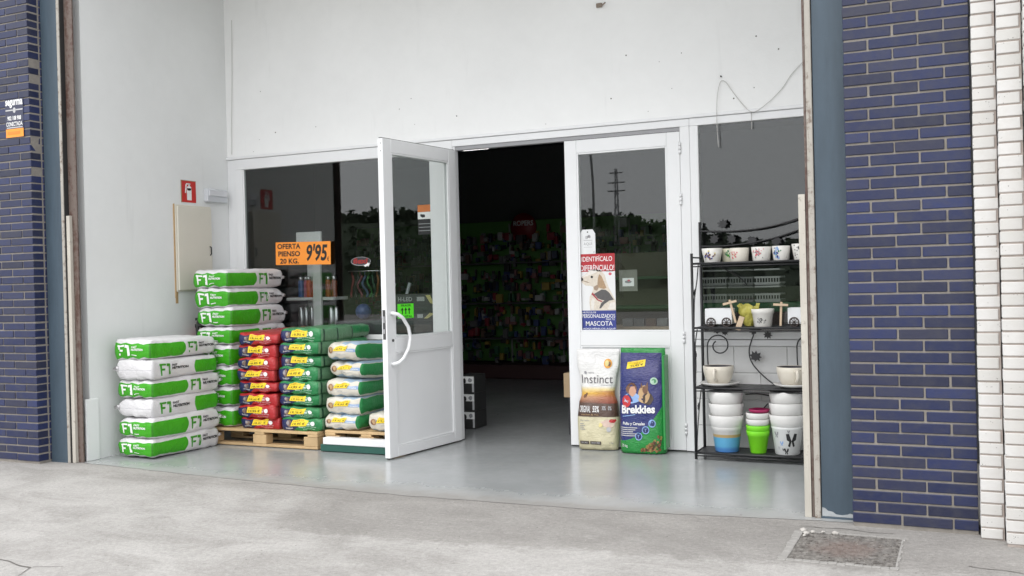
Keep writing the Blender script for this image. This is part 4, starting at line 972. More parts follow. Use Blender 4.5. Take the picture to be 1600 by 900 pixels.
# ------------------------------------------------------------------ plant stand
XS0, XS1, YF, YB = -1.872, -.90, 1.668, 1.945
ps = empty('plant_stand', ((XS0+XS1)/2, 1.8, .006)); tag(ps, 'black wrought iron plant stand with leaf scrolls and four shelves', 'shelf')
def pst(nm, mb): return setin(ps, mb.build(nm, iron))
for x in (XS0, XS1):
    pst('post', MB().tube([(x, YF, .008), (x, YF, 1.545)], .0105, 10)); pst('post', MB().tube([(x, YB, .008), (x, YB, 1.79)], .0115, 10))
    for zz in (1.515, .985, .54, .058): pst('side_rail', MB().tube([(x, YF+.010, zz), (x, YB-.011, zz)], .006, 8))
    pst('side_scroll', MB().tube(arc([(x, YF+.03, 1.0), (x, YF+.06, 1.2), (x, YF+.15, 1.35), (x, YF+.2, 1.47)]), .0045, 6)); pst('side_scroll', MB().tube(arc([(x, YF+.02, .06), (x, YF+.08, .25), (x, YF+.15, .42), (x, YF+.22, .53)]), .0045, 6))
    pst('side_scroll', MB().tube(arc([(x, YF+.02, .56), (x, YF+.06, .70), (x, YF+.05, .85), (x, YF+.12, .97)]), .0045, 6))
for zz in (1.468, .988, .540, .056):
    pst('shelf_frame', MB().tube([(XS0, YF, zz), (XS1, YF, zz)], .008, 8)); pst('shelf_frame', MB().tube([(XS0, YB, zz), (XS1, YB, zz)], .007, 8)); pst('shelf_board', MB().cbox(XS0+.012, XS1-.012, YF+.009, YB-.009, zz-.003, zz+.004, .001))
    pst('lower_rail', MB().tube([(XS0, YF, zz-.022), (XS1, YF, zz-.022)], .0045, 8))
leafp = [(0, 0), (.012, .006), (.02, .002), (.022, .014), (.036, .016), (.026, .024), (.034, .036), (.022, .034), (.018, .050), (.008, .038), (-.004, .046), (-.004, .032), (-.018, .034), (-.010, .022), (-.02, .012), (-.008, .012)]
def leaf(x, y, z, rot, s_=1):
    c, n_ = math.cos(rot), math.sin(rot)
    mb = MB().prism([(a*s_, b*s_) for a, b in leafp], -.0015, .0015, lambda a, b, d: Vector((x+a*c-b*n_, y+d, z+a*n_+b*c)))
    pst('leaf', mb)
def scroll(cx, cz, r, a0, turns, y, sgn=1):
    return [(cx+sgn*r*(1-.55*k/24)*math.cos(a0+turns*6.283*k/24), y, cz+r*(1-.55*k/24)*math.sin(a0+turns*6.283*k/24)) for k in range(25)]
yb = YB-.004
# top crest between two sagging rails
pst('crest_rail', MB().tube(arc([(XS0, yb, 1.722), (-1.75, yb, 1.715), (-1.6, yb, 1.712), (-1.4, yb, 1.725), (-1.2, yb, 1.765), (XS1, yb, 1.86)]), .006, 8)); pst('crest_rail', MB().tube(arc([(XS0, yb, 1.605), (-1.7, yb, 1.60), (-1.5, yb, 1.615), (-1.3, yb, 1.65), (-1.1, yb, 1.71), (XS1, yb, 1.77)]), .006, 8))
for k, x in enumerate((-1.76, -1.60, -1.44, -1.28, -1.12)): leaf(x, yb, 1.62+.012*k, .4+.9*k, 1.5)
leaf(-1.70, yb, 1.735, .2, 1.5)
for x0_ in (-1.72, -1.05):
    pst('scroll', MB().tube(arc([(x0_-.10, YB-.02, .55), (x0_-.11, YB-.02, .75)], 4)+scroll(x0_-.02, .84, .09, math.pi, -1.15, YB-.02), .005, 6)); leaf(x0_-.03, YB-.025, .93, .3, 1.3); leaf(x0_+.0, YB-.025, .945, -1.2, 1.1)
pst('scroll', MB().tube(arc([(-1.32, yb, .54), (-1.40, yb, .60), (-1.49, yb, .70), (-1.515, yb, .80), (-1.48, yb, .92), (-1.45, yb, .98)]), .005, 6)); leaf(-1.50, yb-.006, .735, -.6, 1.7); leaf(-1.46, yb-.006, .93, .9, 1.4); leaf(-1.35, yb-.006, .94, 2.6, 1.2)
pst('scroll', MB().tube(arc([(-1.45, yb, .28), (-1.42, yb, .36), (-1.36, yb, .42), (-1.30, yb, .43)]), .005, 6)); pst('scroll', MB().tube(arc([(-1.55, yb, .47), (-1.45, yb, .475), (-1.35, yb, .46)]), .005, 6))
pst('scroll', MB().tube(arc([(-1.75, yb, 1.46), (-1.68, yb, 1.42), (-1.58, yb, 1.36), (-1.52, yb, 1.30)]), .005, 6))
for zz, yy in ((.36, YF+.10), (.75, YF+.05), (1.22, YF+.06)):
    c, n_ = 1, 0; mb = MB().prism([(a*1.2, b*1.2) for a, b in leafp], -.0015, .0015, lambda a, b, d: Vector((XS0+d, yy+a, zz+b))); pst('leaf', mb)

def pot(name, x, y, z, rb, rt, h, m, label, grp, rim=.0, th=.005, hr=.25):
    prof = [(.0, .0), (rb*.96, .0), (rb, .004)]
    if rim: prof += [(rb+(rt-rb)*(1-hr), h*(1-hr)), (rb+(rt-rb)*(1-hr)+rim, h*(1-hr)+.003), (rt+rim, h-.003), (rt+rim-.002, h)]
    else: prof += [(rb+(rt-rb)*.5, h*.5), (rt, h-.003), (rt-.002, h)]
    prof += [(rt-th, h-.001), (rb-th+.0005, .012), (0, .012)]
    o = MB().lathe(prof, n=32).build(name, m); o.location = (x, y, z); tag(o, label, 'pot', grp)
    def fn(a, b, l):       # a = angle (0 faces the street, + to the right), b = height 0..1
        r = rb+(rt-rb)*b+.0012+.0004*l+(rim if b > 1-hr else 0)
        return Vector((r*math.sin(a), -r*math.cos(a), b*h))
    return o, fn
random.seed(11)
def blotch(o, fn, ms, n, a0, a1, b0, b1, s_):
    pr = Print(fn)
    for k in range(n): pr.disc(random.gauss((a0+a1)/2, (a1-a0)/4), min(b1, max(b0, random.gauss((b0+b1)/2, (b1-b0)/4))), random.uniform(.4, 1)*s_, random.uniform(.4, 1)*s_*.75, random.choice(ms), 8, 1+k % 5, .3)
    pr.build('painted_motif', o)
sf = 1.468+.0045; gp = 'decorated pots on the top shelf'
o, fn = pot('flower_pot', -1.738, 1.76, sf, .058, .078, .108, ceramic, 'white flower pot with violet flowers, at the left end of the top shelf', gp); blotch(o, fn, [ink_vi, ink_b, ink_vi, ink_ye2, ink_br], 26, -.75, .35, .15, .8, .12)
o, fn = pot('flower_pot', -1.628, 1.85, sf, .052, .058, .104, mat('pale_yellow_ceramic', (.66, .64, .50), .25, .04), 'pale flower pot with green leaves, half hidden, second on the top shelf', gp); blotch(o, fn, [ink_dg, ink_g, ink_dg], 18, -.4, .9, .4, .85, .14)
o, fn = pot('flower_pot', -1.535, 1.76, sf, .066, .072, .104, mat('cream_ceramic', (.70, .66, .58), .25, .04), 'cream flower pot with small red drawing, third on the top shelf', gp); blotch(o, fn, [ink_pk, ink_tan, ink_pk], 24, -.9, -.05, .25, .8, .09)
o, fn = pot('flower_pot', -1.372, 1.75, sf, .062, .073, .106, ceramic, 'white flower pot with pink landscape motif, fourth on the top shelf', gp); blotch(o, fn, [ink_gr, ink_pk, ink_gr, ink_pk], 34, -.8, .55, .25, .85, .10)
o, fn = pot('flower_pot', -1.230, 1.75, sf, .056, .066, .108, ceramic, 'white flower pot with blue rose, fifth on the top shelf', gp); blotch(o, fn, [ink_lb, ink_b, ink_lb, ink_dg], 26, -.85, .1, .2, .85, .13)
o, fn = pot('flower_pot', -1.085, 1.73, sf, .050, .068, .118, ceramic, 'white flower pot with black sketch, beside the rusty rail', gp); blotch(o, fn, [ink_k, ink_gr, ink_k], 22, -.7, .2, .1, .9, .08)

tan = mat('pale_wood', (.55, .42, .29), .6, .15, 30); tyre = mat('brown_wheel', (.06, .045, .04), .6)
def cart(x, y, z, label, wind):
    o = empty('toy_cart_planter', (x, y, z)); tag(o, label, 'planter', 'white cart planters')
    wm = mat('white_planter', (.72, .73, .74), .45, .04)
    for a in ((-.10, .10, -.06, -.052), (-.10, .10, .052, .06), (-.10, -.092, -.0515, .0515), (.092, .10, -.0515, .0515)): MB().cbox(a[0], a[1], a[2], a[3], .03, .138, .002).build('board', wm, o)
    MB().cbox(-.099, .099, -.059, .059, .022, .0295, .002).build('floor_board', wm, o)
    for sx in (-.055, .06):
        for sy in (-.064, .064):
            wh = MB(); ring = [(sx+.032*math.cos(6.283*k/20), sy, .036+.032*math.sin(6.283*k/20)) for k in range(20)]
            wh.tube(ring, .0045, 6, closed=True)
            for k in range(4): a = k*math.pi/4; wh.tube([(sx-.03*math.cos(a), sy, .036-.03*math.sin(a)), (sx+.03*math.cos(a), sy, .036+.03*math.sin(a))], .0025, 5)
            wh.build('wheel', tyre, o)
    px = .135 if wind else -.15
    MB().cbox(px-.008, px+.008, -.075, -.065, .0, .175, .002, mtx=Matrix.Rotation(R(-14 if wind else 3), 4, 'Y')).build('handle_post', tan, o)
    MB().cbox(px-.055, px+.05, -.086, -.076, .145, .162, .002, mtx=Matrix.Rotation(R(-14 if wind else 3), 4, 'Y')).build('handle_bar', tan, o)
    if wind: MB().cbox(px-.012, px+.028, -.088, -.076, .03, .135, .002, mtx=Matrix.Rotation(R(20), 4, 'Y')).build('handle_brace', tan, o)
    return o
s2 = .988+.0045
cart(-1.690, 1.765, s2, 'white cart planter with pale wood handle on the left of the second shelf', True)
cart(-1.085, 1.755, s2, 'white cart planter beside the rusty rail on the second shelf', False)
o, fn = pot('flower_pot', -1.372, 1.75, s2, .064, .080, .132, ceramic, 'white flower pot with black lettering motif on the second shelf', 'pots lower on the stand', .004, .005, .28); blotch(o, fn, [ink_k, ink_gr], 26, -.5, .35, .18, .6, .06)
cel = mat('yellow_cellophane', (.50, .46, .10), .25, .3, 20); mb = MB(); rings = []
for j in range(9):
    h = j/8; r = .028+.050*h**.8
    for k in range(18):
        q = 6.283*k/18; rr = r*(1+.22*noise.noise(Vector((math.cos(q)*2, math.sin(q)*2, h*4)))+.12*math.sin(k*2.3)*h); rings.append((rr*math.cos(q), rr*math.sin(q)*.75, .004+.15*h+.02*h*math.sin(q*3)))
mb.add(rings, [(j*18+k, j*18+(k+1) % 18, (j+1)*18+(k+1) % 18, (j+1)*18+k) for j in range(8) for k in range(18)], 0, False)
mb.add([rings[k] for k in range(18)], [tuple(range(18))])
o = mb.build('wrapped_bouquet', cel); o.location = (-1.485, 1.80, s2); tag(o, 'yellow cellophane wrapped bunch between the white cart and the pot', 'bouquet')
s3 = .540+.0045; cw = mat('cream_cup', (.68, .63, .54), .3, .06); cin = mat('cup_inside', (.04, .035, .045), .4)
def cup(x, label, label2, hang):
    sc = MB().lathe([(0, 0), (.07, 0), (.075, .004), (.135, .018), (.148, .030), (.146, .033), (.132, .024), (.07, .011), (0, .011)], n=36).build('saucer', mat('saucer_white', (.68, .67, .65), .3, .03)); sc.location = (x+.01, 1.79, s3); tag(sc, label2, 'saucer', 'saucers')
    o = empty('cup_planter', (x, 1.79, s3+.0115)); tag(o, label, 'cup', 'cup planters')
    MB().lathe([(0, 0), (.060, 0), (.064, .006), (.082, .02), (.102, .06), (.112, .105), (.114, .140), (.111, .143), (.108, .139)], n=36).build('bowl', cw, o)
    MB().lathe([(.1078, .138), (.104, .10), (.09, .06), (.0, .05)], n=36).build('inside', cin, o)
    hd = MB().tube(arc([(-.006, -.108, .115), (-.008, -.135, .12), (-.008, -.15, .095), (-.006, -.14, .06), (-.004, -.098, .038)]), .0125, 8).build('handle', cw, o); hd.rotation_euler = (0, 0, hang)
    fn = lambda a, b, l: Vector(((.0815+.034*b+.0014+.0004*l)*math.sin(a), -(.0815+.034*b+.0014+.0004*l)*math.cos(a), .022+.115*b))
    for c in (-.75, .75): blotch(o, fn, [ink_br, ink_tan, ink_gr], 14, c-.3, c+.3, .25, .85, .08)
cup(-1.718, 'large cream cup planter at the left of the third shelf', 'white saucer under the left cup planter', .05)
cup(-1.175, 'large cream cup planter with dark inside beside the rusty rail', 'white saucer under the cup planter beside the rusty rail', .45)
s4 = .056+.0045; pw = mat('white_plastic_pot', (.72, .71, .69), .35, .04)
blue2 = NT(bpy.data.materials.new('blue_dipped_pot')); pz = blue2.xyz(blue2.co())[2]
cdip = blue2.mix(blue2.ramp(pz, .110, .112), blue2.mix(blue2.ramp(pz, .02, .05), (.10, .30, .70), (.16, .52, .82)), blue2.mix(blue2.ramp(pz, .132, .134), (.62, .44, .20), (.72, .71, .69))); blue2.fin(cdip, .3)
gs = 'nested pots on the bottom shelf'
pot('flower_pot', -1.665, 1.79, s4, .088, .112, .205, blue2.m, 'white pot with sky blue dipped base, bottom of its nested stack', gs, .004, .005, .22)
for k, nm in enumerate(('second', 'third', 'top')): pot('flower_pot', -1.665, 1.79, s4+.165+.088*k, .106, .128, .108, pw, 'plain white pot, '+nm+' in the stack above the blue-based pot', gs, .004, .004, .86)
lime = mat('lime_pot', (.20, .68, .02), .35, .05); mag = mat('magenta_pot', (.36, .02, .10), .35, .06)
pot('flower_pot', -1.431, 1.78, s4, .058, .083, .165, lime, 'lime green pot, lowest of the small stack between the white stacks', gs, .004, .004, .26)
pot('flower_pot', -1.431, 1.78, s4+.160, .078, .083, .045, lime, 'lime green pot rim, second of the small stack', gs, .004, .004, .86)
for k, nm in enumerate(('third', 'fourth')): pot('flower_pot', -1.431, 1.78, s4+.205+.046*k, .078, .083, .046, pw, 'small white pot, '+nm+' of the small stack over the green pots', gs, .004, .004, .86)
pot('flower_pot', -1.420, 1.78, s4+.297, .066, .074, .026, mag, 'magenta pot on top of the small stack', gs, .003, .004, .86)
bp_, fn = pot('flower_pot', -1.222, 1.79, s4, .088, .112, .205, mat('butterfly_pot_white', (.71, .72, .71), .35, .04), 'white pot with black butterflies, bottom of its nested stack', gs, .002, .005, .1)
pr = Print(fn)
def butterfly(a, b, s_, m):
    for sx in (-1, 1): pr.poly([(a, b), (a+sx*s_*.5, b+s_*.75), (a+sx*s_*1.05, b+s_*.7), (a+sx*s_*.9, b+s_*.1), (a+sx*s_*.45, b-.05*s_), (a+sx*s_*.7, b-s_*.5), (a+sx*s_*.3, b-s_*.6)], m, 2)
    pr.cut()
butterfly(.45, .52, .36, ink_k); butterfly(.08, .14, .16, ink_k); butterfly(-.25, .42, .12, ink_lb); butterfly(-.62, .72, .16, ink_gr); butterfly(-.15, .20, .07, ink_k); butterfly(.25, .85, .08, ink_gr); butterfly(-.5, .25, .09, ink_lg); pr.build('butterfly', bp_)
for k, nm in enumerate(('second', 'third', 'top')): pot('flower_pot', -1.222, 1.79, s4+.190+.085*k, .108, .124, .100, pw, 'plain white pot, '+nm+' in the stack above the butterfly pot', gs, .004, .004, .86)

# ------------------------------------------------------------------ shop interior
room = empty('shop_interior', (-4, 5, 0)); tag(room, 'dark shop room seen through the open door', 'room')
def rm(nm, mb, m): return setin(room, mb.build(nm, m))
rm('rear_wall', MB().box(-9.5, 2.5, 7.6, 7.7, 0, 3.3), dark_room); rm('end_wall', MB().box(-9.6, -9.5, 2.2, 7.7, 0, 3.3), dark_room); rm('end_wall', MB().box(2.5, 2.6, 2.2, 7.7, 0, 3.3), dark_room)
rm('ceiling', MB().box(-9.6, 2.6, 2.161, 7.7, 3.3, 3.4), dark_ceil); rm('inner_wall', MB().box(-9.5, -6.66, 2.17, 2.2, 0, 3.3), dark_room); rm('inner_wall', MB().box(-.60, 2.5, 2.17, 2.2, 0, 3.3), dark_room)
tube_m = bpy.data.materials.new('lit_tube'); tube_m.use_nodes = True; b_ = tube_m.node_tree.nodes['Principled BSDF']; b_.inputs['Emission Color'].default_value = (1, .98, .95, 1); b_.inputs['Emission Strength'].default_value = 2
def tube_lamp(x0, y0, z, x1, y1, label):
    o = empty('ceiling_tube_light', (x0, y0, z)); tag(o, label, 'lamp', 'tube lights in the shop'); dx, dy = x1-x0, y1-y0
    MB().tube([(0, 0, 0), (dx, dy, 0)], .016, 8).build('tube', tube_m, o); MB().cbox(-.03, dx+.03, -.02, dy+.02, .018, .05, .004).build('housing', mat('lamp_housing', (.5, .5, .5), .5), o)
    MB().tube([(0, 0, .05), (0, 0, 3.3-z)], .004, 6).build('hanger', iron, o); MB().tube([(dx, dy, .05), (dx, dy, 3.3-z)], .004, 6).build('hanger', iron, o)
tube_lamp(-4.56, 3.22, 2.70, -4.28, 3.22, 'short lit tube light seen at the top of the open doorway')
tube_lamp(-1.02, 2.9, 2.62, -.6, 2.9, 'lit tube light seen at the top corner of the right window')
peg = mat('green_pegboard', (.055, .16, .03), .6, .2, 4)
gd = empty('wall_display', (-5.6, 7.3, 0)); tag(gd, 'green pegboard wall display full of hanging goods deep in the shop', 'shelf')
setin(gd, MB().cbox(-8.6, -3.4, 7.42, 7.46, .22, 2.24, .004).build('pegboard', peg)); setin(gd, MB().cbox(-8.6, -3.4, 7.0, 7.42, .006, .2, .004).build('base_shelf', mat('dark_shelf', (.05, .02, .02), .6)))
for x in (-8.2, -7.0, -6.0, -5.2, -4.2): setin(gd, MB().cbox(x, x+.02, 7.40, 7.42, .2, 2.2, .002).build('upright', mat('shelf_grey', (.25, .25, .25), .5)))
for zz in (.55, 1.05, 1.62): setin(gd, MB().cbox(-8.6, -3.4, 7.12, 7.41, zz, zz+.02, .003).build('shelf', mat('dark_shelf2', (.06, .06, .06), .6)))
random.seed(9); pals = [mat('goods_'+str(i), c_, .5, .4, 25) for i, c_ in enumerate([(.20, .02, .03), (.03, .05, .14), (.16, .16, .16), (.24, .17, .03), (.03, .10, .05), (.015, .015, .015), (.02, .03, .06), (.10, .06, .04), (.28, .28, .28), (.10, .10, .10), (.18, .08, .08), (.03, .03, .03), (.015, .015, .015), (.06, .06, .06)])]
mb = MB()
for k in range(1500):
    x = random.uniform(-8.5, -3.5); zz = random.choice([.23, .40, .57, .72, .86, 1.07, 1.22, 1.38, 1.64, 1.80, 1.92])+random.uniform(0, .05)+(random.uniform(-.1, .1) if k % 3 == 0 else 0); w_ = random.uniform(.008, .038)*random.choice([1, 1, 1.6]); h_ = random.uniform(.03, .13); y = random.uniform(7.16, 7.36)
    mb.cbox(x-w_, x+w_, y-.03, y+.03, zz, zz+h_, .006, random.randrange(len(pals)))
st = mb.build('hanging_goods', pals); st['kind'] = 'stuff'; st['label'] = 'rows of small dim packaged goods hung on the green display'; st['category'] = 'goods'
sn = empty('round_display_sign', (-5.755, 7.38, 2.14)); tag(sn, 'dim red rounded sign with white lettering on top of the green display', 'sign')
MB().lathe([(0, -.005), (.20, -.005), (.20, .005), (0, .005)], n=28).build('panel', mat('dim_red', (.20, .012, .015), .5), sn); sn.children[0].rotation_euler = (R(90), 0, 0)
pr = Print(planefn((0, -.006, 0), (1, 0, 0), (0, 0, 1), (0, -1, 0), .001)); pr.text('ROPERS', -.155, .155, .02, .095, ink_lg, .03); pr.build('print', sn)
# stacked boxes by the door
for k in range(3):
    o = empty('goods_box', (-4.26, 2.72, .007+.166*k)); tag(o, 'black and white printed box, '+('on the floor', 'middle', 'top')[k]+' of the pile inside the doorway', 'box', 'boxes piled inside the doorway')
    MB().cbox(-.09, .075, -.12, .12, 0, .165, .003).build('carton', mat('carton_black', (.03, .03, .03), .5), o)
    pr = Print(planefn((0, -.1205, 0), (1, 0, 0), (0, 0, 1), (0, -1, 0), .001)); pr.quad(-.06, .07, .09, .155, ink_w, 1, 1).disc(-.03, .11, .02, .025, ink_k, 10, 2, .2).disc(.03, .12, .02, .02, ink_gr, 10, 2, .2).quad(.05, .07, .01, .09, ink_lg, 1, 1); pr.build('print', o)
o = MB().cbox(-3.275, -3.05, 2.55, 2.85, .33, .545, .004).build('cardboard_box', mat('cardboard', (.50, .36, .22), .8, .1)); tag(o, 'brown cardboard box just inside the closed door leaf', 'box')
sp = MB().cbox(-3.215, -3.0, 2.5, 2.9, .007, .329, .006).build('low_stool', mat('stool_dark', (.04, .04, .045), .6)); tag(sp, 'low dark plinth carrying the cardboard box inside the door', 'plinth')

# display stand with flasks behind the left window
sw_m = mat('stand_white', (.78, .79, .79), .45, .05)
o = empty('display_stand', (-5.9, 2.5, 0)); tag(o, 'white metal display stand behind the left window', 'shelf')
def dsp(nm, mb, m=sw_m): return setin(o, mb.build(nm, m))
dsp('upright', MB().cbox(-5.83, -5.735, 2.40, 2.43, .007, 1.80, .004)); dsp('upright', MB().cbox(-6.05, -5.96, 2.62, 2.65, .007, 1.80, .004)); dsp('header', MB().cbox(-6.045, -5.75, 2.44, 2.47, 1.72, 1.905, .006))
for zz in (1.26, .93, .5): dsp('shelf', MB().cbox(-6.18, -5.62, 2.44, 2.70, zz-.03, zz, .004))
fl_c = [('blue', (.03, .10, .28)), ('pink', (.42, .10, .16)), ('orange', (.55, .09, .025)), ('orange', (.55, .09, .025)), ('copper', (.30, .07, .025)), ('dark copper', (.24, .06, .025))]
for k, x in enumerate((-6.04, -5.995, -5.945, -5.90, -5.715, -5.665)):
    f_ = empty('steel_flask', (x, 2.50+.03*(k % 2), 1.2605)); tag(f_, fl_c[k][0]+' insulated flask, number '+('one', 'two', 'three', 'four', 'five', 'six')[k]+' along the display shelf in the left window', 'flask', 'flasks on the display stand')
    f_['label'] = ('slim blue flask leftmost on the window display shelf', 'pink flask beside the blue one on the window display shelf', 'orange flask left of the display post in the window', 'orange flask touching the display post in the window', 'copper flask just right of the display post', 'copper flask rightmost on the window display shelf')[k]
    MB().lathe([(0, 0), (.026, 0), (.028, .004), (.028, .15), (.022, .17)], n=18).build('body', mat('flask_'+fl_c[k][0].replace(' ', '_'), fl_c[k][1], .3), f_); MB().lathe([(.022, .17), (.024, .172), (.024, .205), (0, .207)], n=18).build('cap', chrome, f_)
for k, x in enumerate((-6.06, -6.0, -5.93, -5.70, -5.64)):
    f_ = MB().lathe([(0, 0), (.028, 0), (.030, .004), (.030, .19), (.022, .21), (.022, .235), (0, .237)], n=18).build('steel_flask', chrome); f_.location = (x, 2.52, .9305); tag(f_, ('bare steel flask leftmost on the lower display shelf', 'bare steel flask second on the lower display shelf', 'bare steel flask left of the post on the lower display shelf', 'bare steel flask right of the post on the lower display shelf', 'bare steel flask rightmost on the lower display shelf')[k], 'flask', 'steel flasks')
# ladder, ball, leashes, boxes
o = empty('step_ladder', (-5.15, 2.5, 0)); tag(o, 'white and blue step ladder leaning inside the left window', 'ladder')
lad = mat('ladder_white', (.60, .62, .66), .4)
for dx in (0, .17):
    setin(o, MB().tube([(-5.36+dx, 2.40, .007), (-5.03+dx, 2.62, 1.38)], .016, 8).build('rail', lad))
for k in range(5): q = .12+.2*k; setin(o, MB().tube([(-5.36+.33*q+.01, 2.40+.22*q, 1.37*q), (-5.19+.33*q-.01, 2.40+.22*q, 1.37*q)], .012, 8).build('rung', mat('rung_blue', (.10, .15, .40), .5)))
mb = MB(); bm = bmesh.new(); bmesh.ops.create_uvsphere(bm, u_segments=24, v_segments=14, radius=.075); mb.add([v.co for v in bm.verts], [[v.index for v in f.verts] for f in bm.faces], 0, True); bm.free()
mb.tube([(.0763*math.cos(6.283*k/24), .0763*math.sin(6.283*k/24), 0) for k in range(24)], .002, 5, closed=True)
o = mb.build('rubber_ball', mat('ball_blue', (.05, .08, .24), .4, .2, 30)); o.location = (-5.29, 2.46, 1.115); tag(o, 'dull blue ball on the ledge in the left window', 'ball')
lg_ = MB().cbox(-5.50, -4.40, 2.30, 2.62, .89, 1.038, .006).build('window_ledge', mat('ledge_dark', (.06, .06, .065), .6)); tag(lg_, 'dark display ledge inside the left window', 'ledge')
for k, (x, c_) in enumerate([(x_, mat('leash_'+str(i_), c2_, .6, .3, 40)) for i_, (x_, c2_) in enumerate(((-5.47, (.16, .015, .02)), (-5.43, (.02, .02, .02)), (-5.39, (.15, .04, .05)), (-5.34, (.05, .08, .15)), (-5.30, (.02, .12, .02)), (-5.26, (.015, .06, .03)), (-5.22, (.16, .06, .01))))]):
    pts = [(x+.02*math.sin(q*.9+k), 2.55+.01*k+.015*math.cos(q*1.3), 1.46-.035*q) for q in range(7)]
    o = MB().tube(arc(pts, 3), .012, 6).tube([(x, 2.55+.01*k, 1.46), (x, 2.55+.01*k, 1.50)], .004, 6).build('dog_leash', c_); tag(o, ('red', 'black', 'pink', 'pale blue', 'bright green', 'dark green', 'orange')[k]+' leash hanging in the left window near the door', 'leash', 'leashes hanging in the left window')
o = MB().tube([(-5.52, 2.56, 1.505), (-5.10, 2.64, 1.505)], .006, 6).build('hanging_bar', chrome); tag(o, 'thin metal bar carrying the leashes in the left window', 'bar')
o = empty('goods_carton', (-4.70, 2.45, 1.0385)); tag(o, 'black carton with white lettering and yellow flashes behind the open door glass', 'box')
MB().cbox(-.30, .30, -.12, .12, 0, .235, .004).build('carton', mat('carton_grey', (.07, .07, .075), .45), o)
pr = Print(planefn((0, -.1205, 0), (1, 0, 0), (0, 0, 1), (0, -1, 0), .001)); pr.text('H-LED', -.12, .03, .17, .21, ink_lg, .02).text('LED', -.05, .03, .02, .045, ink_lg, .02).quad(.08, .16, .17, .21, ink_lg, 1, 1).cut().poly([(.17, .225), (.22, .225), (.26, .14), (.22, .15)], ink_ye2).cut().poly([(.15, .01), (.19, .01), (.26, .055), (.21, .06)], ink_ye2).cut().quad(.08, .14, .015, .05, ink_lg, 1, 1).cut().quad(-.27, -.2, .1, .2, ink_lg, 1, 1); pr.build('print', o)
# crates and tray behind the right window
def crate(x, y, z, label, dark):
    o = empty('plastic_basket', (x, y, z)); tag(o, label, 'basket', 'grey plastic baskets in the window')
    m = mat('basket_'+dark, {'mid': (.34, .345, .345), 'pale': (.46, .465, .46), 'dim': (.22, .225, .225)}[dark], .5); W_, D_, H_ = .098, .12, .13
    for zz in (.008, .055, H_-.012):
        for s_ in (-1, 1): MB().cbox(-W_, W_, s_*D_-.003, s_*D_+.003, zz, zz+(.014 if zz < .1 else .012), .001).build('rail', m, o); MB().cbox(s_*W_-.003, s_*W_+.003, -D_+.0035, D_-.0035, zz, zz+.012, .001).build('rail', m, o)
    for k in range(9):
        if True: MB().cbox(-W_+.012+k*.0215, -W_+.020+k*.0215, -D_-.002, -D_+.002, .0225, .0545, .001).build('slat', m, o)
    MB().cbox(-W_+.0035, W_-.0035, -D_+.0035, D_-.0035, 0, .0075, .001).build('floor', m, o)
s5 = MB().cbox(-2.02, -.80, 2.34, 2.62, 1.08, 1.155, .004).build('window_tray', mat('dark_green_tray', (.02, .10, .04), .5)); tag(s5, 'dark green tray behind the glass of the right window', 'tray')
s6 = MB().cbox(-2.02, -.80, 2.32, 2.64, .886, 1.079, .004).build('window_counter', mat('counter_brown', (.06, .04, .035), .6)); tag(s6, 'dark counter under the green tray inside the right window', 'counter')
for k, (x, z, d_, t_) in enumerate([(-1.86, 1.156, 'mid', 'lower grey basket on the left behind the plant stand'), (-1.86, 1.292, 'mid', 'upper grey basket on the left behind the plant stand'), (-1.65, 1.156, 'dim', 'lower dim basket in the middle behind the plant stand'), (-1.65, 1.292, 'dim', 'upper dim basket in the middle behind the plant stand'), (-1.44, 1.156, 'pale', 'lower pale basket on the right behind the plant stand'), (-1.44, 1.292, 'pale', 'upper pale basket on the right behind the plant stand')]): crate(x, 2.46, z, t_, d_)
# shelves seen through the closed leaf
o = empty('counter_unit', (-2.6, 2.6, 0)); tag(o, 'dim shelf unit with green and tan boards behind the closed door leaf', 'shelf')
setin(o, MB().cbox(-3.05, -2.1, 2.35, 2.7, .90, .965, .004).build('board', mat('tan_board', (.42, .32, .22), .7))); setin(o, MB().cbox(-3.05, -2.1, 2.75, 3.0, 1.10, 1.13, .004).build('shelf', mat('green_board', (.02, .06, .02), .6))); setin(o, MB().cbox(-3.05, -2.1, 2.95, 3.0, .5, 1.6, .004).build('back_panel', mat('olive_panel', (.05, .045, .025), .7))); setin(o, MB().cbox(-3.05, -2.1, 2.75, 2.94, 1.36, 1.385, .004).build('shelf', mat('green_board', (.02, .06, .02), .6)))
for k in range(6):
    w2 = random.uniform(.05, .08); x = -2.62+.10*k
    b2 = MB().cbox(x-.045, x+.045, 2.40, 2.5, .9655, 1.03, .003).build('small_carton', [mat('carton_tone_%d' % (k % 3), ((.20, .20, .20), (.13, .13, .13), (.10, .06, .04))[k % 3], .6, .3, 30)]); tag(b2, ('first', 'second', 'third', 'fourth', 'fifth', 'last')[k]+' small carton from the poster along the ledge behind the closed leaf', 'carton', 'small cartons behind the closed leaf')

# ------------------------------------------------------------------ the yard and hills the glass reflects
gf = MB(); gf.add([(-160, -300, -.006), (140, -300, -.006), (140, -30, -.006), (-160, -30, -.006)], [(0, 1, 2, 3)]); struct(gf.build('field', mat('field_grass', (.05, .085, .025), .9, .35, .3)))
random.seed(2); hz = MB()
def ridge(x): 
    pts = [(-260, 16), (-110, 17), (-75, 16.5), (-62, 15.5), (-47, 13.5), (-36, 10.5), (-28, 8), (0, 6.5), (140, 6)]
    for (a, p_), (b, q_) in zip(pts[:-1], pts[1:]):
        if a <= x <= b: t_ = (x-a)/(b-a); return p_*(1-t_)+q_*t_
    return 6
nx = 120; vs = []
for i in range(nx+1):
    x = -240+360*i/nx
    for j in range(8): y = -112-8*j; vs.append((x, y, -.5+(ridge(x)-2.0)*math.sin(min(1, j/3)*math.pi/2)*(.9+.1*noise.noise(Vector((x*.05, j, 0))))))
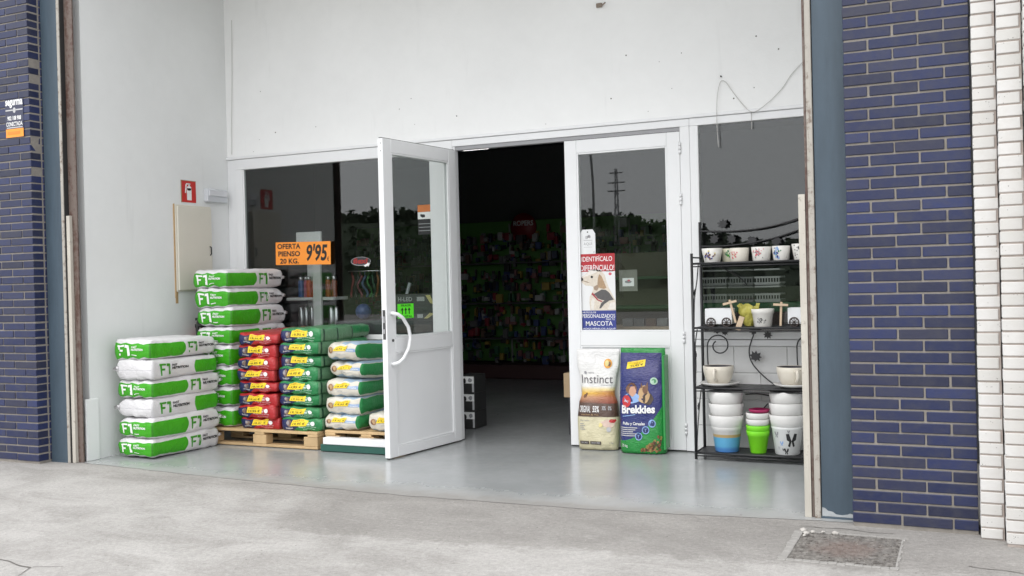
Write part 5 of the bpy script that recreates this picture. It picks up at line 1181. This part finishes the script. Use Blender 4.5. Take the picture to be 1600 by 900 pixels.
hz.add(vs, [(i*8+j, (i+1)*8+j, (i+1)*8+j+1, i*8+j+1) for i in range(nx) for j in range(7)], 0, True)
struct(hz.build('hill', mat('hill_green_hazed', (.06, .085, .05), .95, .3, .3)))  # distance haze is put into the colour: the green is lightened
lf = MB()
for k in range(2600):
    x = random.uniform(-190, 70); j = random.uniform(0, 3.4) if k % 2 else random.uniform(2.6, 3.4); y = -112-8*j; z = (ridge(x)-2)*math.sin(min(1, j/3)*math.pi/2)*.88-.8
    H_ = random.uniform(.8, 1.9)*(1+.3*noise.noise(Vector((x*.15, 0, 0))))
    for q in range(12):
        a = random.uniform(0, 6.283); h = random.uniform(-.3, 1.15); r = 1.6*(1-max(h, 0)*.7)*random.uniform(.4, 1); s_ = random.uniform(.2, .55)
        c = Vector((x+r*math.cos(a), y+r*math.sin(a), z+H_*h)); n_ = Vector((random.gauss(0, 1), random.gauss(0, 1), random.gauss(0, 1))).normalized(); t1 = n_.orthogonal().normalized()*s_; t2 = n_.cross(t1)
        lf.add([c-t1, c+t2, c+t1, c-t2], [(0, 1, 2, 3)])
wd = lf.build('woodland', mat('leaf_hazed', (.065, .09, .05), .8, .4, .2)); wd['kind'] = 'stuff'; wd['label'] = 'dark wooded ridge across the road, seen only reflected in the glass'; wd['category'] = 'woodland'  # leaf colour lightened too, standing in for haze over the ridge
o = empty('lamp_post', (-24.3, -58, 0)); tag(o, 'thin curved street lamp post across the yard, seen reflected in the glass', 'lamp post')
MB().tube(arc([(0, 0, 0), (0, 0, 5), (-.05, 0, 9), (-.4, 0, 11.5), (-1.4, 0, 12.2)]), .09, 8).build('post', ink_gr, o); MB().cbox(-2.2, -1.3, -.15, .15, 12.1, 12.3, .04).build('lantern', ink_gr, o)
o = empty('power_pylon', (-22.9, -59, 0)); tag(o, 'lattice power pylon beyond the yard, seen reflected in the glass', 'pylon')
for sx, sy in ((-1, -1), (-1, 1), (1, -1), (1, 1)): MB().tube([(sx*.22, sy*.22, 0), (sx*.06, sy*.06, 9.3)], .03, 5).build('leg', ink_gr, o)
for k in range(9):
    z = .9*k; w1 = .22-.16*z/9.3; w2 = .22-.16*(z+.9)/9.3
    MB().tube([(-w1, -w1, z), (w2, -w2, z+.9)], .02, 4).build('brace', ink_gr, o)
for z, w_ in ((9.0, .5), (8.3, .65), (7.7, .65)): MB().tube([(-w_, 0, z), (w_, 0, z)], .05, 5).build('crossarm', ink_gr, o)
